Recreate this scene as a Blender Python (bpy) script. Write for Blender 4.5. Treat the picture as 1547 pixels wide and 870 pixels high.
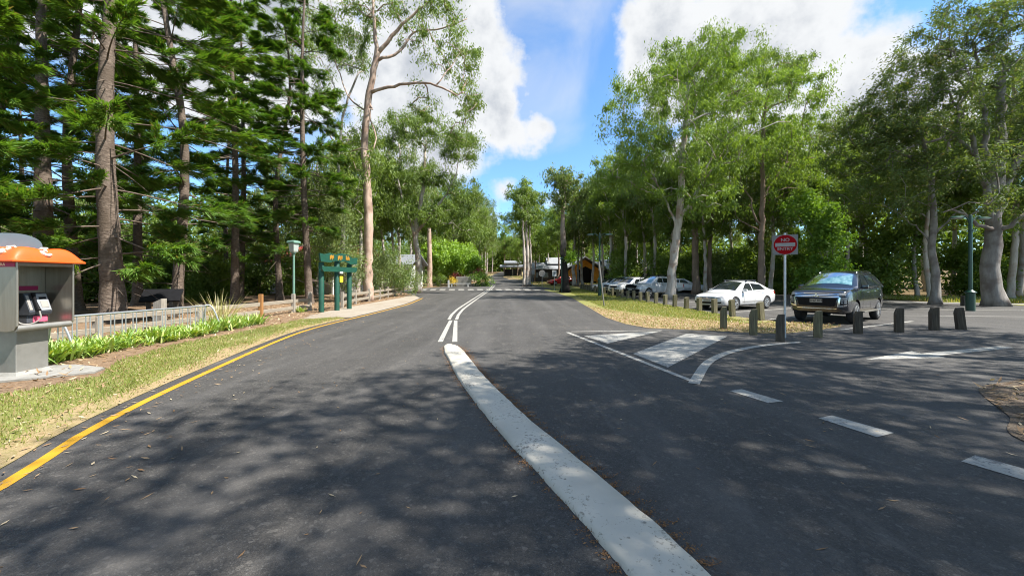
import bpy, bmesh, math, random
import numpy as np
from mathutils import Vector, Matrix
from mathutils.bvhtree import BVHTree

for o in list(bpy.data.objects):
    bpy.data.objects.remove(o)
SC = bpy.context.scene
COL = SC.collection
R = math.radians
pi = math.pi

# ------------------------------------------------------------------ camera
CAM_H = 1.6
FOC = 581.0                      # focal length in photo pixels (1547 px wide)
cam_d = bpy.data.cameras.new('camera')
cam = bpy.data.objects.new('camera', cam_d)
COL.objects.link(cam)
cam_d.sensor_width = 36.0
cam_d.lens = 36.0 * FOC / 1547.0
cam_d.shift_y = -13.0 / 1547.0
cam_d.clip_start = 0.05
cam_d.clip_end = 3000
cam.location = (0, 0, CAM_H)
cam.rotation_euler = (R(90), 0, 0)
SC.camera = cam

# ------------------------------------------------------------------ light
SUN_AZ, SUN_EL = R(106), R(56)
world = bpy.data.worlds.new('World')
SC.world = world
world.use_nodes = True
sun_d = bpy.data.lights.new('sun', 'SUN')
sun_d.energy = 5.0
sun_d.angle = R(0.53)
sun_d.color = (1.0, 0.965, 0.91)
sun = bpy.data.objects.new('sun', sun_d)
COL.objects.link(sun)
sun_dir = Vector((math.sin(SUN_AZ) * math.cos(SUN_EL), math.cos(SUN_AZ) * math.cos(SUN_EL), math.sin(SUN_EL)))
sun.rotation_euler = sun_dir.to_track_quat('Z', 'Y').to_euler()
SC.view_settings.view_transform = 'Standard'
SC.view_settings.look = 'None'
SC.view_settings.gamma = 1.0
SC.view_settings.exposure = 1.3
SC.view_settings.use_curve_mapping = False
SC.render.engine = 'CYCLES'
SC.cycles.max_bounces = 6
SC.cycles.diffuse_bounces = 3
SC.cycles.glossy_bounces = 3
SC.cycles.transmission_bounces = 4
SC.cycles.transparent_max_bounces = 8
SC.cycles.caustics_reflective = False
SC.cycles.caustics_refractive = False
SC.cycles.use_denoising = True
SC.cycles.filter_width = 1.05
SC.cycles.sample_clamp_indirect = 6.0
SKY_STRENGTH = 0.15


def build_sky():
    nt = world.node_tree
    nt.nodes.clear()
    N = nt.nodes.new
    L = nt.links.new
    out = N('ShaderNodeOutputWorld')
    bg = N('ShaderNodeBackground')
    sky = N('ShaderNodeTexSky')
    sky.sky_type = 'NISHITA'
    sky.sun_disc = False
    sky.sun_elevation = SUN_EL
    sky.sun_rotation = SUN_AZ
    sky.altitude = 50
    sky.air_density = 1.0
    sky.dust_density = 0.4
    sky.ozone_density = 2.5
    tc = N('ShaderNodeTexCoord')
    sep = N('ShaderNodeSeparateXYZ')
    L(tc.outputs['Generated'], sep.inputs[0])

    def math_(op, a, b=None, c=None, clamp=False):
        n = N('ShaderNodeMath')
        n.operation = op
        n.use_clamp = clamp
        for i, v in enumerate((a, b, c)):
            if v is None:
                continue
            if isinstance(v, (int, float)):
                n.inputs[i].default_value = v
            else:
                L(v, n.inputs[i])
        return n.outputs[0]
    az = math_('ARCTAN2', sep.outputs[0], sep.outputs[1])
    el = math_('ARCSINE', sep.outputs[2])
    noise = N('ShaderNodeTexNoise')
    noise.inputs['Scale'].default_value = 5.5
    noise.inputs['Detail'].default_value = 9
    noise.inputs['Roughness'].default_value = 0.58
    L(tc.outputs['Generated'], noise.inputs['Vector'])
    nz = math_('SUBTRACT', noise.outputs['Fac'], 0.5)
    noise2 = N('ShaderNodeTexNoise')
    noise2.inputs['Scale'].default_value = 14
    noise2.inputs['Detail'].default_value = 6
    noise2.inputs['Roughness'].default_value = 0.6
    L(tc.outputs['Generated'], noise2.inputs['Vector'])
    nz2 = math_('SUBTRACT', noise2.outputs['Fac'], 0.5)
    # cumulus: (azimuth, elevation, azimuth radius, elevation radius) in degrees
    blobs = [(-14, 27, 14, 9), (-5, 26, 8.5, 7.5), (-1, 20.5, 8.5, 4.0), (-14, 18, 14, 6), (-14, 38, 13, 11), (-9, 34, 6.0, 6),
             (-35, 30, 16, 14), (-60, 26, 14, 9), (-1.5, 13.2, 3.6, 2.6), (4, 12.0, 7, 1.6), (-6, 9, 6, 2.2),
             (29, 26, 11, 9.5), (36, 27, 9.0, 7), (22, 30, 7, 8), (42, 17, 12, 7), (31, 15, 12, 7), (26, 37, 8, 3.5), (42, 22.5, 4.5, 5.5),
             (50, 35, 4.0, 1.6), (63, 19, 8, 6), (80, 28, 12, 9), (12, 41, 9, 4), (100, 35, 25, 14), (150, 30, 40, 14), (-120, 30, 40, 14), (0, 75, 40, 12), (180, 60, 60, 9)]
    total = None
    for (a0, e0, ra, re) in blobs:
        dx = math_('DIVIDE', math_('SUBTRACT', az, R(a0)), R(ra))
        dy = math_('DIVIDE', math_('SUBTRACT', el, R(e0)), R(re))
        d = math_('SQRT', math_('ADD', math_('MULTIPLY', dx, dx), math_('MULTIPLY', dy, dy)))
        f = math_('SUBTRACT', 1.0, d)
        f = math_('MULTIPLY', f, min(ra, re) / 8.0)
        total = f if total is None else math_('SMOOTH_MAX', total, f, 0.15)
    dens = math_('ADD', total, math_('ADD', math_('MULTIPLY', nz, 1.2), math_('MULTIPLY', nz2, 0.55)))
    mr = N('ShaderNodeMapRange')
    mr.interpolation_type = 'SMOOTHSTEP'
    L(dens, mr.inputs['Value'])
    mr.inputs['From Min'].default_value = -0.04
    mr.inputs['From Max'].default_value = 0.27
    # thin veil
    noise3 = N('ShaderNodeTexNoise')
    noise3.inputs['Scale'].default_value = 3.0
    noise3.inputs['Detail'].default_value = 7
    noise3.inputs['Distortion'].default_value = 0.6
    L(tc.outputs['Generated'], noise3.inputs['Vector'])
    veil = N('ShaderNodeMapRange')
    veil.interpolation_type = 'SMOOTHSTEP'
    L(noise3.outputs['Fac'], veil.inputs['Value'])
    veil.inputs['From Min'].default_value = 0.43
    veil.inputs['From Max'].default_value = 0.75
    veil.inputs['To Max'].default_value = 0.55
    cover = math_('MAXIMUM', mr.outputs[0], veil.outputs[0])
    # thick parts of a cumulus are greyer than its edge
    thick = N('ShaderNodeMapRange')
    thick.interpolation_type = 'SMOOTHSTEP'
    L(math_('ADD', dens, math_('MULTIPLY', nz2, 2.0)), thick.inputs['Value'])
    thick.inputs['From Min'].default_value = 0.15
    thick.inputs['From Max'].default_value = 1.5
    ramp = N('ShaderNodeMix')
    ramp.data_type = 'RGBA'
    L(thick.outputs[0], ramp.inputs['Factor'])
    ramp.inputs['A'].default_value = (2.55, 2.6, 2.66, 1)
    ramp.inputs['B'].default_value = (1.5, 1.62, 1.8, 1)
    tint = N('ShaderNodeMix')
    tint.data_type = 'RGBA'
    tint.blend_type = 'MULTIPLY'
    tint.inputs['Factor'].default_value = 1.0
    L(sky.outputs[0], tint.inputs['A'])
    tint.inputs['B'].default_value = (0.50, 0.66, 0.76, 1)
    mix = N('ShaderNodeMix')
    mix.data_type = 'RGBA'
    L(cover, mix.inputs['Factor'])
    L(tint.outputs['Result'], mix.inputs['A'])
    L(ramp.outputs['Result'], mix.inputs['B'])
    L(mix.outputs['Result'], bg.inputs['Color'])
    bg.inputs['Strength'].default_value = SKY_STRENGTH
    L(bg.outputs[0], out.inputs[0])


build_sky()

# ------------------------------------------------------------------ terrain
KN = [15.0] + [20.0 + 5 * i for i in range(60)]


def _q(y):
    if y <= 15:
        return 0.0
    if y <= 130:
        return 0.00028 * (y - 15) ** 2
    return 0.00028 * 115 ** 2 + 0.05 * (y - 130)


KZ = [_q(y) for y in KN]


def zg(y):
    return float(np.interp(y, KN, KZ)) if y > 15 else 0.0


def at(px, py, off=0.0):
    """ground point seen at a photo pixel"""
    k = (py - 422.0) / FOC
    lo, hi = 0.5, 300.0
    f = lambda y: (CAM_H - zg(y)) / y - k
    for _ in range(60):
        m = 0.5 * (lo + hi)
        if f(m) > 0:
            lo = m
        else:
            hi = m
    y = 0.5 * (lo + hi)
    return ((px - 773.5) / FOC * y, y)


def tag(o, label=None, cat=None, group=None, kind=None):
    if label:
        o['label'] = label
    if cat:
        o['category'] = cat
    if group:
        o['group'] = group
    if kind:
        o['kind'] = kind
    return o


def empty(name, loc, rz=0.0, label=None, cat=None, group=None):
    o = bpy.data.objects.new(name, None)
    o.empty_display_size = 0.2
    COL.objects.link(o)
    o.location = loc
    o.rotation_euler = (0, 0, rz)
    return tag(o, label, cat, group)


def copy_tree(o, parent=None, **kw):
    c = o.copy()
    COL.objects.link(c)
    if parent is not None:
        c.parent = parent
    for ch in list(o.children):
        copy_tree(ch, c)
    return c


# ------------------------------------------------------------------ materials
def new_mat(name):
    m = bpy.data.materials.new(name)
    m.use_nodes = True
    m.node_tree.nodes.clear()
    return m, m.node_tree.nodes.new, m.node_tree.links.new


def surf(name, col, rough=0.6, metal=0.0, var=0.15, scale=6.0, bump=0.0, bscale=None, coat=0.0, col2=None, spec=0.5, stretch=None, detail=5):
    m, N, L = new_mat(name)
    out = N('ShaderNodeOutputMaterial')
    b = N('ShaderNodeBsdfPrincipled')
    L(b.outputs[0], out.inputs[0])
    b.inputs['Roughness'].default_value = rough
    b.inputs['Metallic'].default_value = metal
    b.inputs['Coat Weight'].default_value = coat
    b.inputs['Coat Roughness'].default_value = 0.04
    b.inputs['Specular IOR Level'].default_value = spec
    tc = N('ShaderNodeTexCoord')
    vec = tc.outputs['Object']
    if stretch:
        mp = N('ShaderNodeMapping')
        mp.inputs['Scale'].default_value = stretch
        L(vec, mp.inputs[0])
        vec = mp.outputs[0]
    nz = N('ShaderNodeTexNoise')
    nz.inputs['Scale'].default_value = scale
    nz.inputs['Detail'].default_value = detail
    nz.inputs['Roughness'].default_value = 0.6
    L(vec, nz.inputs['Vector'])
    mx = N('ShaderNodeMix')
    mx.data_type = 'RGBA'
    mr = N('ShaderNodeMapRange')
    L(nz.outputs['Fac'], mr.inputs['Value'])
    mr.inputs['From Min'].default_value = 0.3
    mr.inputs['From Max'].default_value = 0.7
    L(mr.outputs[0], mx.inputs['Factor'])
    if col2 is None:
        c1 = tuple(c * (1 - var) for c in col)
        c2 = tuple(min(1, c * (1 + var)) for c in col)
    else:
        c1, c2 = col, col2
    mx.inputs['A'].default_value = (*c1, 1)
    mx.inputs['B'].default_value = (*c2, 1)
    L(mx.outputs['Result'], b.inputs['Base Color'])
    if bump:
        bm = N('ShaderNodeBump')
        bm.inputs['Strength'].default_value = bump
        bm.inputs['Distance'].default_value = 0.02
        if bscale:
            n2 = N('ShaderNodeTexNoise')
            n2.inputs['Scale'].default_value = bscale
            n2.inputs['Detail'].default_value = 4
            L(vec, n2.inputs['Vector'])
            L(n2.outputs['Fac'], bm.inputs['Height'])
        else:
            L(nz.outputs['Fac'], bm.inputs['Height'])
        L(bm.outputs[0], b.inputs['Normal'])
    return m


def leaf_mat(name, c1, c2, trans=0.35, gloss=0.05, rough=0.35, patch=0.5, third=None):
    """leaves: every leaf its own tone (random per island), clumps and whole trees vary a little"""
    m, N, L = new_mat(name)
    out = N('ShaderNodeOutputMaterial')
    geo = N('ShaderNodeNewGeometry')
    oi = N('ShaderNodeObjectInfo')
    tc = N('ShaderNodeTexCoord')
    nz = N('ShaderNodeTexNoise')
    nz.inputs['Scale'].default_value = 0.95
    nz.inputs['Detail'].default_value = 3
    L(tc.outputs['Object'], nz.inputs['Vector'])

    def math_(op, a, b=None, clamp=False):
        n = N('ShaderNodeMath')
        n.operation = op
        n.use_clamp = clamp
        for i, v in enumerate((a, b)):
            if v is None:
                continue
            if isinstance(v, (int, float)):
                n.inputs[i].default_value = v
            else:
                L(v, n.inputs[i])
        return n.outputs[0]
    f = math_('ADD', math_('MULTIPLY', geo.outputs['Random Per Island'], 1 - patch), math_('MULTIPLY', math_('SUBTRACT', math_('MULTIPLY', nz.outputs['Fac'], 2.4), 0.7), patch))
    f = math_('ADD', f, math_('MULTIPLY', math_('SUBTRACT', oi.outputs['Random'], 0.5), 0.35), clamp=True)
    mx = N('ShaderNodeMix')
    mx.data_type = 'RGBA'
    L(f, mx.inputs['Factor'])
    mx.inputs['A'].default_value = (*c1, 1)
    mx.inputs['B'].default_value = (*c2, 1)
    col = mx.outputs['Result']
    if third:
        gt = math_('GREATER_THAN', math_('FRACT', math_('MULTIPLY', geo.outputs['Random Per Island'], 17.3)), 1 - third[1])
        m3 = N('ShaderNodeMix')
        m3.data_type = 'RGBA'
        L(gt, m3.inputs['Factor'])
        L(col, m3.inputs['A'])
        m3.inputs['B'].default_value = (*third[0], 1)
        col = m3.outputs['Result']
    d = N('ShaderNodeBsdfDiffuse')
    L(col, d.inputs[0])
    t = N('ShaderNodeBsdfTranslucent')
    ty = N('ShaderNodeMix')
    ty.data_type = 'RGBA'
    ty.blend_type = 'MULTIPLY'
    ty.inputs['Factor'].default_value = 1
    L(col, ty.inputs['A'])
    ty.inputs['B'].default_value = (1.5, 1.45, 0.6, 1)
    L(ty.outputs['Result'], t.inputs[0])
    m1 = N('ShaderNodeMixShader')
    m1.inputs[0].default_value = trans
    L(d.outputs[0], m1.inputs[1])
    L(t.outputs[0], m1.inputs[2])
    g = N('ShaderNodeBsdfAnisotropic')
    g.inputs['Roughness'].default_value = max(rough, 0.6)
    g.inputs['Color'].default_value = (1, 1, 1, 1)
    m2 = N('ShaderNodeMixShader')
    m2.inputs[0].default_value = gloss
    L(m1.outputs[0], m2.inputs[1])
    L(g.outputs[0], m2.inputs[2])
    L(m2.outputs[0], out.inputs[0])
    return m


def asphalt_mat():
    m, N, L = new_mat('asphalt')
    out = N('ShaderNodeOutputMaterial')
    b = N('ShaderNodeBsdfPrincipled')
    L(b.outputs[0], out.inputs[0])
    tc = N('ShaderNodeTexCoord')

    def noise(s, d=4, r=0.6):
        n = N('ShaderNodeTexNoise')
        n.inputs['Scale'].default_value = s
        n.inputs['Detail'].default_value = d
        n.inputs['Roughness'].default_value = r
        L(tc.outputs['Object'], n.inputs['Vector'])
        return n.outputs['Fac']

    def rng(v, a, b_, c=0.0, d=1.0):
        n = N('ShaderNodeMapRange')
        L(v, n.inputs['Value'])
        n.inputs['From Min'].default_value = a
        n.inputs['From Max'].default_value = b_
        n.inputs['To Min'].default_value = c
        n.inputs['To Max'].default_value = d
        return n.outputs[0]

    def mixc(f, a, b_):
        n = N('ShaderNodeMix')
        n.data_type = 'RGBA'
        L(f, n.inputs['Factor'])
        for k, v in (('A', a), ('B', b_)):
            if isinstance(v, tuple):
                n.inputs[k].default_value = (*v, 1)
            else:
                L(v, n.inputs[k])
        return n.outputs['Result']
    base = mixc(rng(noise(0.45, 5), 0.3, 0.7), (0.044, 0.040, 0.0345), (0.078, 0.071, 0.062))
    grain = N('ShaderNodeTexVoronoi')
    grain.inputs['Scale'].default_value = 120
    L(tc.outputs['Object'], grain.inputs['Vector'])
    sep = N('ShaderNodeSeparateColor')
    L(grain.outputs['Color'], sep.inputs[0])
    g1 = mixc(rng(sep.outputs[0], 0.0, 1.0, 0.0, 0.75), base, (0.022, 0.021, 0.020))
    g2 = mixc(rng(sep.outputs[1], 0.9, 0.98, 0, 0.6), g1, (0.12, 0.115, 0.105))
    grain2 = N('ShaderNodeTexVoronoi')
    grain2.inputs['Scale'].default_value = 38
    L(tc.outputs['Object'], grain2.inputs['Vector'])
    sep2 = N('ShaderNodeSeparateColor')
    L(grain2.outputs['Color'], sep2.inputs[0])
    g2 = mixc(rng(sep2.outputs[0], 0.92, 1.0, 0, 0.4), g2, (0.17, 0.155, 0.135))
    g2 = mixc(rng(sep2.outputs[1], 0.7, 1.0, 0, 0.5), g2, (0.02, 0.019, 0.018))
    # long faint wheel tracks and seams
    mpw = N('ShaderNodeMapping')
    mpw.inputs['Scale'].default_value = (1.1, 0.06, 1)
    L(tc.outputs['Object'], mpw.inputs[0])
    nw = N('ShaderNodeTexNoise')
    nw.inputs['Scale'].default_value = 1.0
    nw.inputs['Detail'].default_value = 4
    L(mpw.outputs[0], nw.inputs['Vector'])
    g2 = mixc(rng(nw.outputs['Fac'], 0.45, 0.7, 0, 0.4), g2, (0.105, 0.098, 0.09))
    # pale dust scuffed across the lane
    mp = N('ShaderNodeMapping')
    mp.inputs['Scale'].default_value = (2.2, 0.7, 1)
    L(tc.outputs['Object'], mp.inputs[0])
    n3 = N('ShaderNodeTexNoise')
    n3.inputs['Scale'].default_value = 1.4
    n3.inputs['Detail'].default_value = 9
    n3.inputs['Roughness'].default_value = 0.72
    L(mp.outputs[0], n3.inputs['Vector'])
    g3 = mixc(rng(n3.outputs['Fac'], 0.54, 0.76, 0, 0.6), g2, (0.145, 0.132, 0.115))
    n4 = noise(9, 6, 0.75)
    g4 = mixc(rng(n4, 0.62, 0.8, 0, 0.4), g3, (0.2, 0.18, 0.15))
    L(g4, b.inputs['Base Color'])
    b.inputs['Roughness'].default_value = 0.72
    b.inputs['Specular IOR Level'].default_value = 0.4
    bp = N('ShaderNodeBump')
    bp.inputs['Strength'].default_value = 0.55
    bp.inputs['Distance'].default_value = 0.006
    L(grain.outputs['Distance'], bp.inputs['Height'])
    L(bp.outputs[0], b.inputs['Normal'])
    return m


def paint_mat(name, col, worn=(0.09, 0.09, 0.09), amount=0.62):
    m, N, L = new_mat(name)
    out = N('ShaderNodeOutputMaterial')
    b = N('ShaderNodeBsdfPrincipled')
    L(b.outputs[0], out.inputs[0])
    b.inputs['Roughness'].default_value = 0.65
    tc = N('ShaderNodeTexCoord')
    n = N('ShaderNodeTexNoise')
    n.inputs['Scale'].default_value = 26
    n.inputs['Detail'].default_value = 8
    n.inputs['Roughness'].default_value = 0.75
    L(tc.outputs['Object'], n.inputs['Vector'])
    n2 = N('ShaderNodeTexNoise')
    n2.inputs['Scale'].default_value = 2.2
    n2.inputs['Detail'].default_value = 6
    L(tc.outputs['Object'], n2.inputs['Vector'])
    r = N('ShaderNodeMapRange')
    ad = N('ShaderNodeMath')
    ad.operation = 'MULTIPLY_ADD'
    L(n2.outputs['Fac'], ad.inputs[0])
    ad.inputs[1].default_value = 0.5
    L(n.outputs['Fac'], ad.inputs[2])
    sb = N('ShaderNodeMath')
    sb.operation = 'SUBTRACT'
    L(ad.outputs[0], sb.inputs[0])
    sb.inputs[1].default_value = 0.25
    L(sb.outputs[0], r.inputs['Value'])
    r.inputs['From Min'].default_value = amount
    r.inputs['From Max'].default_value = amount + 0.08
    r.inputs['To Max'].default_value = 0.85
    m1 = N('ShaderNodeMix')
    m1.data_type = 'RGBA'
    L(n2.outputs['Fac'], m1.inputs['Factor'])
    m1.inputs['A'].default_value = (*[c * 0.6 for c in col], 1)
    m1.inputs['B'].default_value = (*[min(1, c * 1.12) for c in col], 1)
    m2 = N('ShaderNodeMix')
    m2.data_type = 'RGBA'
    L(r.outputs[0], m2.inputs['Factor'])
    L(m1.outputs['Result'], m2.inputs['A'])
    m2.inputs['B'].default_value = (*worn, 1)
    L(m2.outputs['Result'], b.inputs['Base Color'])
    bp = N('ShaderNodeBump')
    bp.inputs['Strength'].default_value = 0.3
    bp.inputs['Distance'].default_value = 0.01
    L(n.outputs['Fac'], bp.inputs['Height'])
    L(bp.outputs[0], b.inputs['Normal'])
    return m


def earth_mat(name, cols, scales=(0.5, 7, 60)):
    """three-tone soil or turf: large patches, clumps, fine litter"""
    m, N, L = new_mat(name)
    out = N('ShaderNodeOutputMaterial')
    b = N('ShaderNodeBsdfPrincipled')
    L(b.outputs[0], out.inputs[0])
    b.inputs['Roughness'].default_value = 0.95
    b.inputs['Specular IOR Level'].default_value = 0.1
    tc = N('ShaderNodeTexCoord')
    prev = None
    last = None
    for i, s in enumerate(scales):
        n = N('ShaderNodeTexNoise')
        n.inputs['Scale'].default_value = s
        n.inputs['Detail'].default_value = 6
        n.inputs['Roughness'].default_value = 0.65
        L(tc.outputs['Object'], n.inputs['Vector'])
        last = n
        r = N('ShaderNodeMapRange')
        L(n.outputs['Fac'], r.inputs['Value'])
        r.inputs['From Min'].default_value = 0.4
        r.inputs['From Max'].default_value = 0.62
        r.inputs['To Max'].default_value = (1.0, 0.8, 0.75)[i]
        mx = N('ShaderNodeMix')
        mx.data_type = 'RGBA'
        L(r.outputs[0], mx.inputs['Factor'])
        if prev is None:
            mx.inputs['A'].default_value = (*cols[0], 1)
        else:
            L(prev, mx.inputs['A'])
        mx.inputs['B'].default_value = (*cols[i + 1], 1)
        prev = mx.outputs['Result']
    L(prev, b.inputs['Base Color'])
    bp = N('ShaderNodeBump')
    bp.inputs['Strength'].default_value = 0.7
    bp.inputs['Distance'].default_value = 0.03
    L(last.outputs['Fac'], bp.inputs['Height'])
    L(bp.outputs[0], b.inputs['Normal'])
    return m


M = {}
M['asphalt'] = asphalt_mat()
M['white_paint'] = paint_mat('white_road_paint', (0.39, 0.372, 0.325), amount=0.54)
M['median'] = paint_mat('white_painted_concrete', (0.56, 0.515, 0.42), worn=(0.14, 0.118, 0.09), amount=0.57)
M['yellow_paint'] = paint_mat('yellow_road_paint', (0.52, 0.27, 0.010), amount=0.62)
M['forest_floor'] = earth_mat('forest_floor', [(0.075, 0.055, 0.03), (0.06, 0.075, 0.022), (0.13, 0.09, 0.05), (0.19, 0.12, 0.065)])
M['mulch'] = earth_mat('leaf_mulch', [(0.15, 0.085, 0.045), (0.10, 0.065, 0.038), (0.2, 0.13, 0.08), (0.26, 0.185, 0.12)], (0.6, 9, 45))
M['shade_mulch'] = earth_mat('grey_shaded_mulch', [(0.09, 0.065, 0.045), (0.06, 0.05, 0.035), (0.15, 0.11, 0.08), (0.21, 0.17, 0.13)], (0.6, 9, 45))  # grey-brown leaves, darkened to put the island's shade into the colour
M['turf'] = earth_mat('turf', [(0.13, 0.16, 0.03), (0.2, 0.18, 0.06), (0.12, 0.17, 0.025), (0.25, 0.2, 0.1)], (0.5, 5, 40))
M['dry_turf'] = earth_mat('dry_turf', [(0.26, 0.18, 0.09), (0.17, 0.17, 0.05), (0.3, 0.21, 0.11), (0.36, 0.27, 0.16)], (0.4, 5, 40))
M['gravel'] = earth_mat('pale_gravel', [(0.33, 0.29, 0.23), (0.26, 0.2, 0.14), (0.38, 0.34, 0.28), (0.2, 0.17, 0.13)], (0.5, 8, 70))
M['concrete'] = surf('concrete', (0.23, 0.22, 0.195), 0.85, var=0.2, scale=9, bump=0.3)


# ------------------------------------------------------------------ mesh helpers
def link_mesh(name, verts, faces, mat, parent=None, smooth=False, sharp=None):
    me = bpy.data.meshes.new(name)
    me.from_pydata([tuple(v) for v in verts], [], faces)
    if mat:
        me.materials.append(mat)
    if smooth:
        me.polygons.foreach_set('use_smooth', [True] * len(me.polygons))
        if sharp:
            me.set_sharp_from_angle(angle=R(sharp))
    me.update()
    o = bpy.data.objects.new(name, me)
    COL.objects.link(o)
    if parent is not None:
        o.parent = parent
    return o


class MB:
    """collects shapes and links them as one mesh"""

    def __init__(s):
        s.v, s.f = [], []

    def add(s, verts, faces):
        b = len(s.v)
        s.v += [Vector(v) for v in verts]
        s.f += [tuple(i + b for i in f) for f in faces]
        return s

    def box(s, c, d, rz=0.0, bev=0.0, rot=None):
        bm = bmesh.new()
        bmesh.ops.create_cube(bm, size=1)
        bmesh.ops.scale(bm, vec=d, verts=bm.verts)
        if bev:
            bmesh.ops.bevel(bm, geom=bm.edges[:], offset=bev, segments=2, affect='EDGES', profile=0.6)
        mt = Matrix.Translation(c) @ (rot if rot else Matrix.Rotation(rz, 4, 'Z'))
        s.bm(bm, mt)
        return s

    def bm(s, bm, mt=None):
        bm.verts.index_update()
        b = len(s.v)
        for v in bm.verts:
            s.v.append(mt @ v.co if mt else v.co.copy())
        for f in bm.faces:
            s.f.append(tuple(v.index + b for v in f.verts))
        bm.free()
        return s

    def tube(s, pts, rad, n=8, cap=True):
        v, f = tube_np(np.array(pts, float), np.array(rad if hasattr(rad, '__len__') else [rad] * len(pts), float), n, cap)
        return s.add(v.tolist(), f)

    def lathe(s, prof, n=24, mt=None, cap=True):
        vs, fs = [], []
        for (r, z) in prof:
            for k in range(n):
                a = 2 * pi * k / n
                vs.append(Vector((r * math.cos(a), r * math.sin(a), z)))
        for i in range(len(prof) - 1):
            for k in range(n):
                a, b = i * n + k, i * n + (k + 1) % n
                fs.append((a, b, b + n, a + n))
        if cap:
            fs.append(tuple(range(n - 1, -1, -1)))
            fs.append(tuple(range((len(prof) - 1) * n, len(prof) * n)))
        if mt:
            vs = [mt @ v for v in vs]
        return s.add(vs, fs)

    def prism(s, poly, axis, a, b):
        """polygon in the plane across axis, extruded from a to b"""
        n = len(poly)
        def mk(p, t):
            return {'x': (t, p[0], p[1]), 'y': (p[0], t, p[1]), 'z': (p[0], p[1], t)}[axis]
        vs = [mk(p, a) for p in poly] + [mk(p, b) for p in poly]
        fs = [tuple(range(n)), tuple(range(2 * n - 1, n - 1, -1))]
        fs += [(i, i + n, (i + 1) % n + n, (i + 1) % n) for i in range(n)]
        return s.add(vs, fs)

    def build(s, name, mat, parent=None, smooth=False, sharp=35, bevel=0.0):
        o = link_mesh(name, s.v, s.f, mat, parent)
        bm = bmesh.new()
        bm.from_mesh(o.data)
        bmesh.ops.recalc_face_normals(bm, faces=bm.faces)
        bm.to_mesh(o.data)
        bm.free()
        if smooth:
            o.data.polygons.foreach_set('use_smooth', [True] * len(o.data.polygons))
            o.data.set_sharp_from_angle(angle=R(sharp))
        return o


def tube_np(P, rad, n=8, cap=True):
    P = np.asarray(P, float)
    m = len(P)
    T = np.gradient(P, axis=0)
    T /= np.linalg.norm(T, axis=1)[:, None] + 1e-9
    ref = np.array([1.0, 0, 0]) if abs(T[0][0]) < 0.8 else np.array([0, 1.0, 0])
    U = np.zeros_like(P)
    u = ref - T[0] * ref.dot(T[0])
    u /= np.linalg.norm(u)
    for i in range(m):
        u = u - T[i] * u.dot(T[i])
        u /= np.linalg.norm(u) + 1e-9
        U[i] = u
    W = np.cross(T, U)
    a = np.arange(n) * 2 * pi / n
    V = P[:, None, :] + rad[:, None, None] * (np.cos(a)[None, :, None] * U[:, None, :] + np.sin(a)[None, :, None] * W[:, None, :])
    V = V.reshape(-1, 3)
    F = []
    for i in range(m - 1):
        for k in range(n):
            p, q = i * n + k, i * n + (k + 1) % n
            F.append((p, q, q + n, p + n))
    if cap:
        F.append(tuple(range(n - 1, -1, -1)))
        F.append(tuple(range((m - 1) * n, m * n)))
    return V, F


def sheet(name, polys, off, mat, label=None, cat=None, kind=None, parent=None, thick=0.0):
    """flat polygons laid on the terrain, cut where the terrain bends"""
    bm = bmesh.new()
    for poly in polys:
        vs = [bm.verts.new((p[0], p[1], 0)) for p in poly]
        f = bm.faces.new(vs)
        if f.calc_center_median is None:
            pass
    bm.normal_update()
    for f in bm.faces:
        if f.normal.z < 0:
            f.normal_flip()
    bmesh.ops.triangulate(bm, faces=bm.faces[:])
    ys = [v.co.y for v in bm.verts]
    for k in KN:
        if min(ys) < k < max(ys):
            bmesh.ops.bisect_plane(bm, geom=bm.verts[:] + bm.edges[:] + bm.faces[:], plane_co=(0, k, 0), plane_no=(0, 1, 0), dist=1e-5)
    for v in bm.verts:
        v.co.z = zg(v.co.y) + off
    if thick:
        r = bmesh.ops.extrude_face_region(bm, geom=bm.faces[:])
        for g in r['geom']:
            if isinstance(g, bmesh.types.BMVert):
                g.co.z += thick
    bm.normal_update()
    me = bpy.data.meshes.new(name)
    bm.to_mesh(me)
    bm.free()
    me.materials.append(mat)
    o = bpy.data.objects.new(name, me)
    COL.objects.link(o)
    if parent is not None:
        o.parent = parent
    tag(o, label, cat, None, kind)
    return o


def smooth_line(pts, step=0.4, closed=False):
    P = np.array(pts, float)
    if closed:
        P = np.vstack([P[-1:], P, P[:2]])
    else:
        P = np.vstack([2 * P[0] - P[1], P, 2 * P[-1] - P[-2]])
    out = []
    for i in range(1, len(P) - 2):
        p0, p1, p2, p3 = P[i - 1], P[i], P[i + 1], P[i + 2]
        n = max(2, int(np.linalg.norm(p2 - p1) / step))
        for t in np.linspace(0, 1, n, endpoint=False):
            out.append(0.5 * ((2 * p1) + (-p0 + p2) * t + (2 * p0 - 5 * p1 + 4 * p2 - p3) * t * t + (-p0 + 3 * p1 - 3 * p2 + p3) * t ** 3))
    if not closed:
        out.append(P[-2])
    return np.array(out)


def ribbon(pts, w):
    P = np.array(pts, float)[:, :2]
    T = np.gradient(P, axis=0)
    T /= np.linalg.norm(T, axis=1)[:, None]
    Nn = np.stack([-T[:, 1], T[:, 0]], 1)
    w = np.array(w if hasattr(w, '__len__') else [w] * len(P))[:, None] / 2
    A, B = P + Nn * w, P - Nn * w
    return [[A[i], B[i], B[i + 1], A[i + 1]] for i in range(len(P) - 1)]


def in_poly(P, poly):
    x, y = P[:, 0], P[:, 1]
    poly = np.array(poly)
    r = np.zeros(len(P), bool)
    j = len(poly) - 1
    for i in range(len(poly)):
        xi, yi = poly[i]
        xj, yj = poly[j]
        c = ((yi > y) != (yj > y)) & (x < (xj - xi) * (y - yi) / (yj - yi + 1e-12) + xi)
        r ^= c
        j = i
    return r


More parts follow.
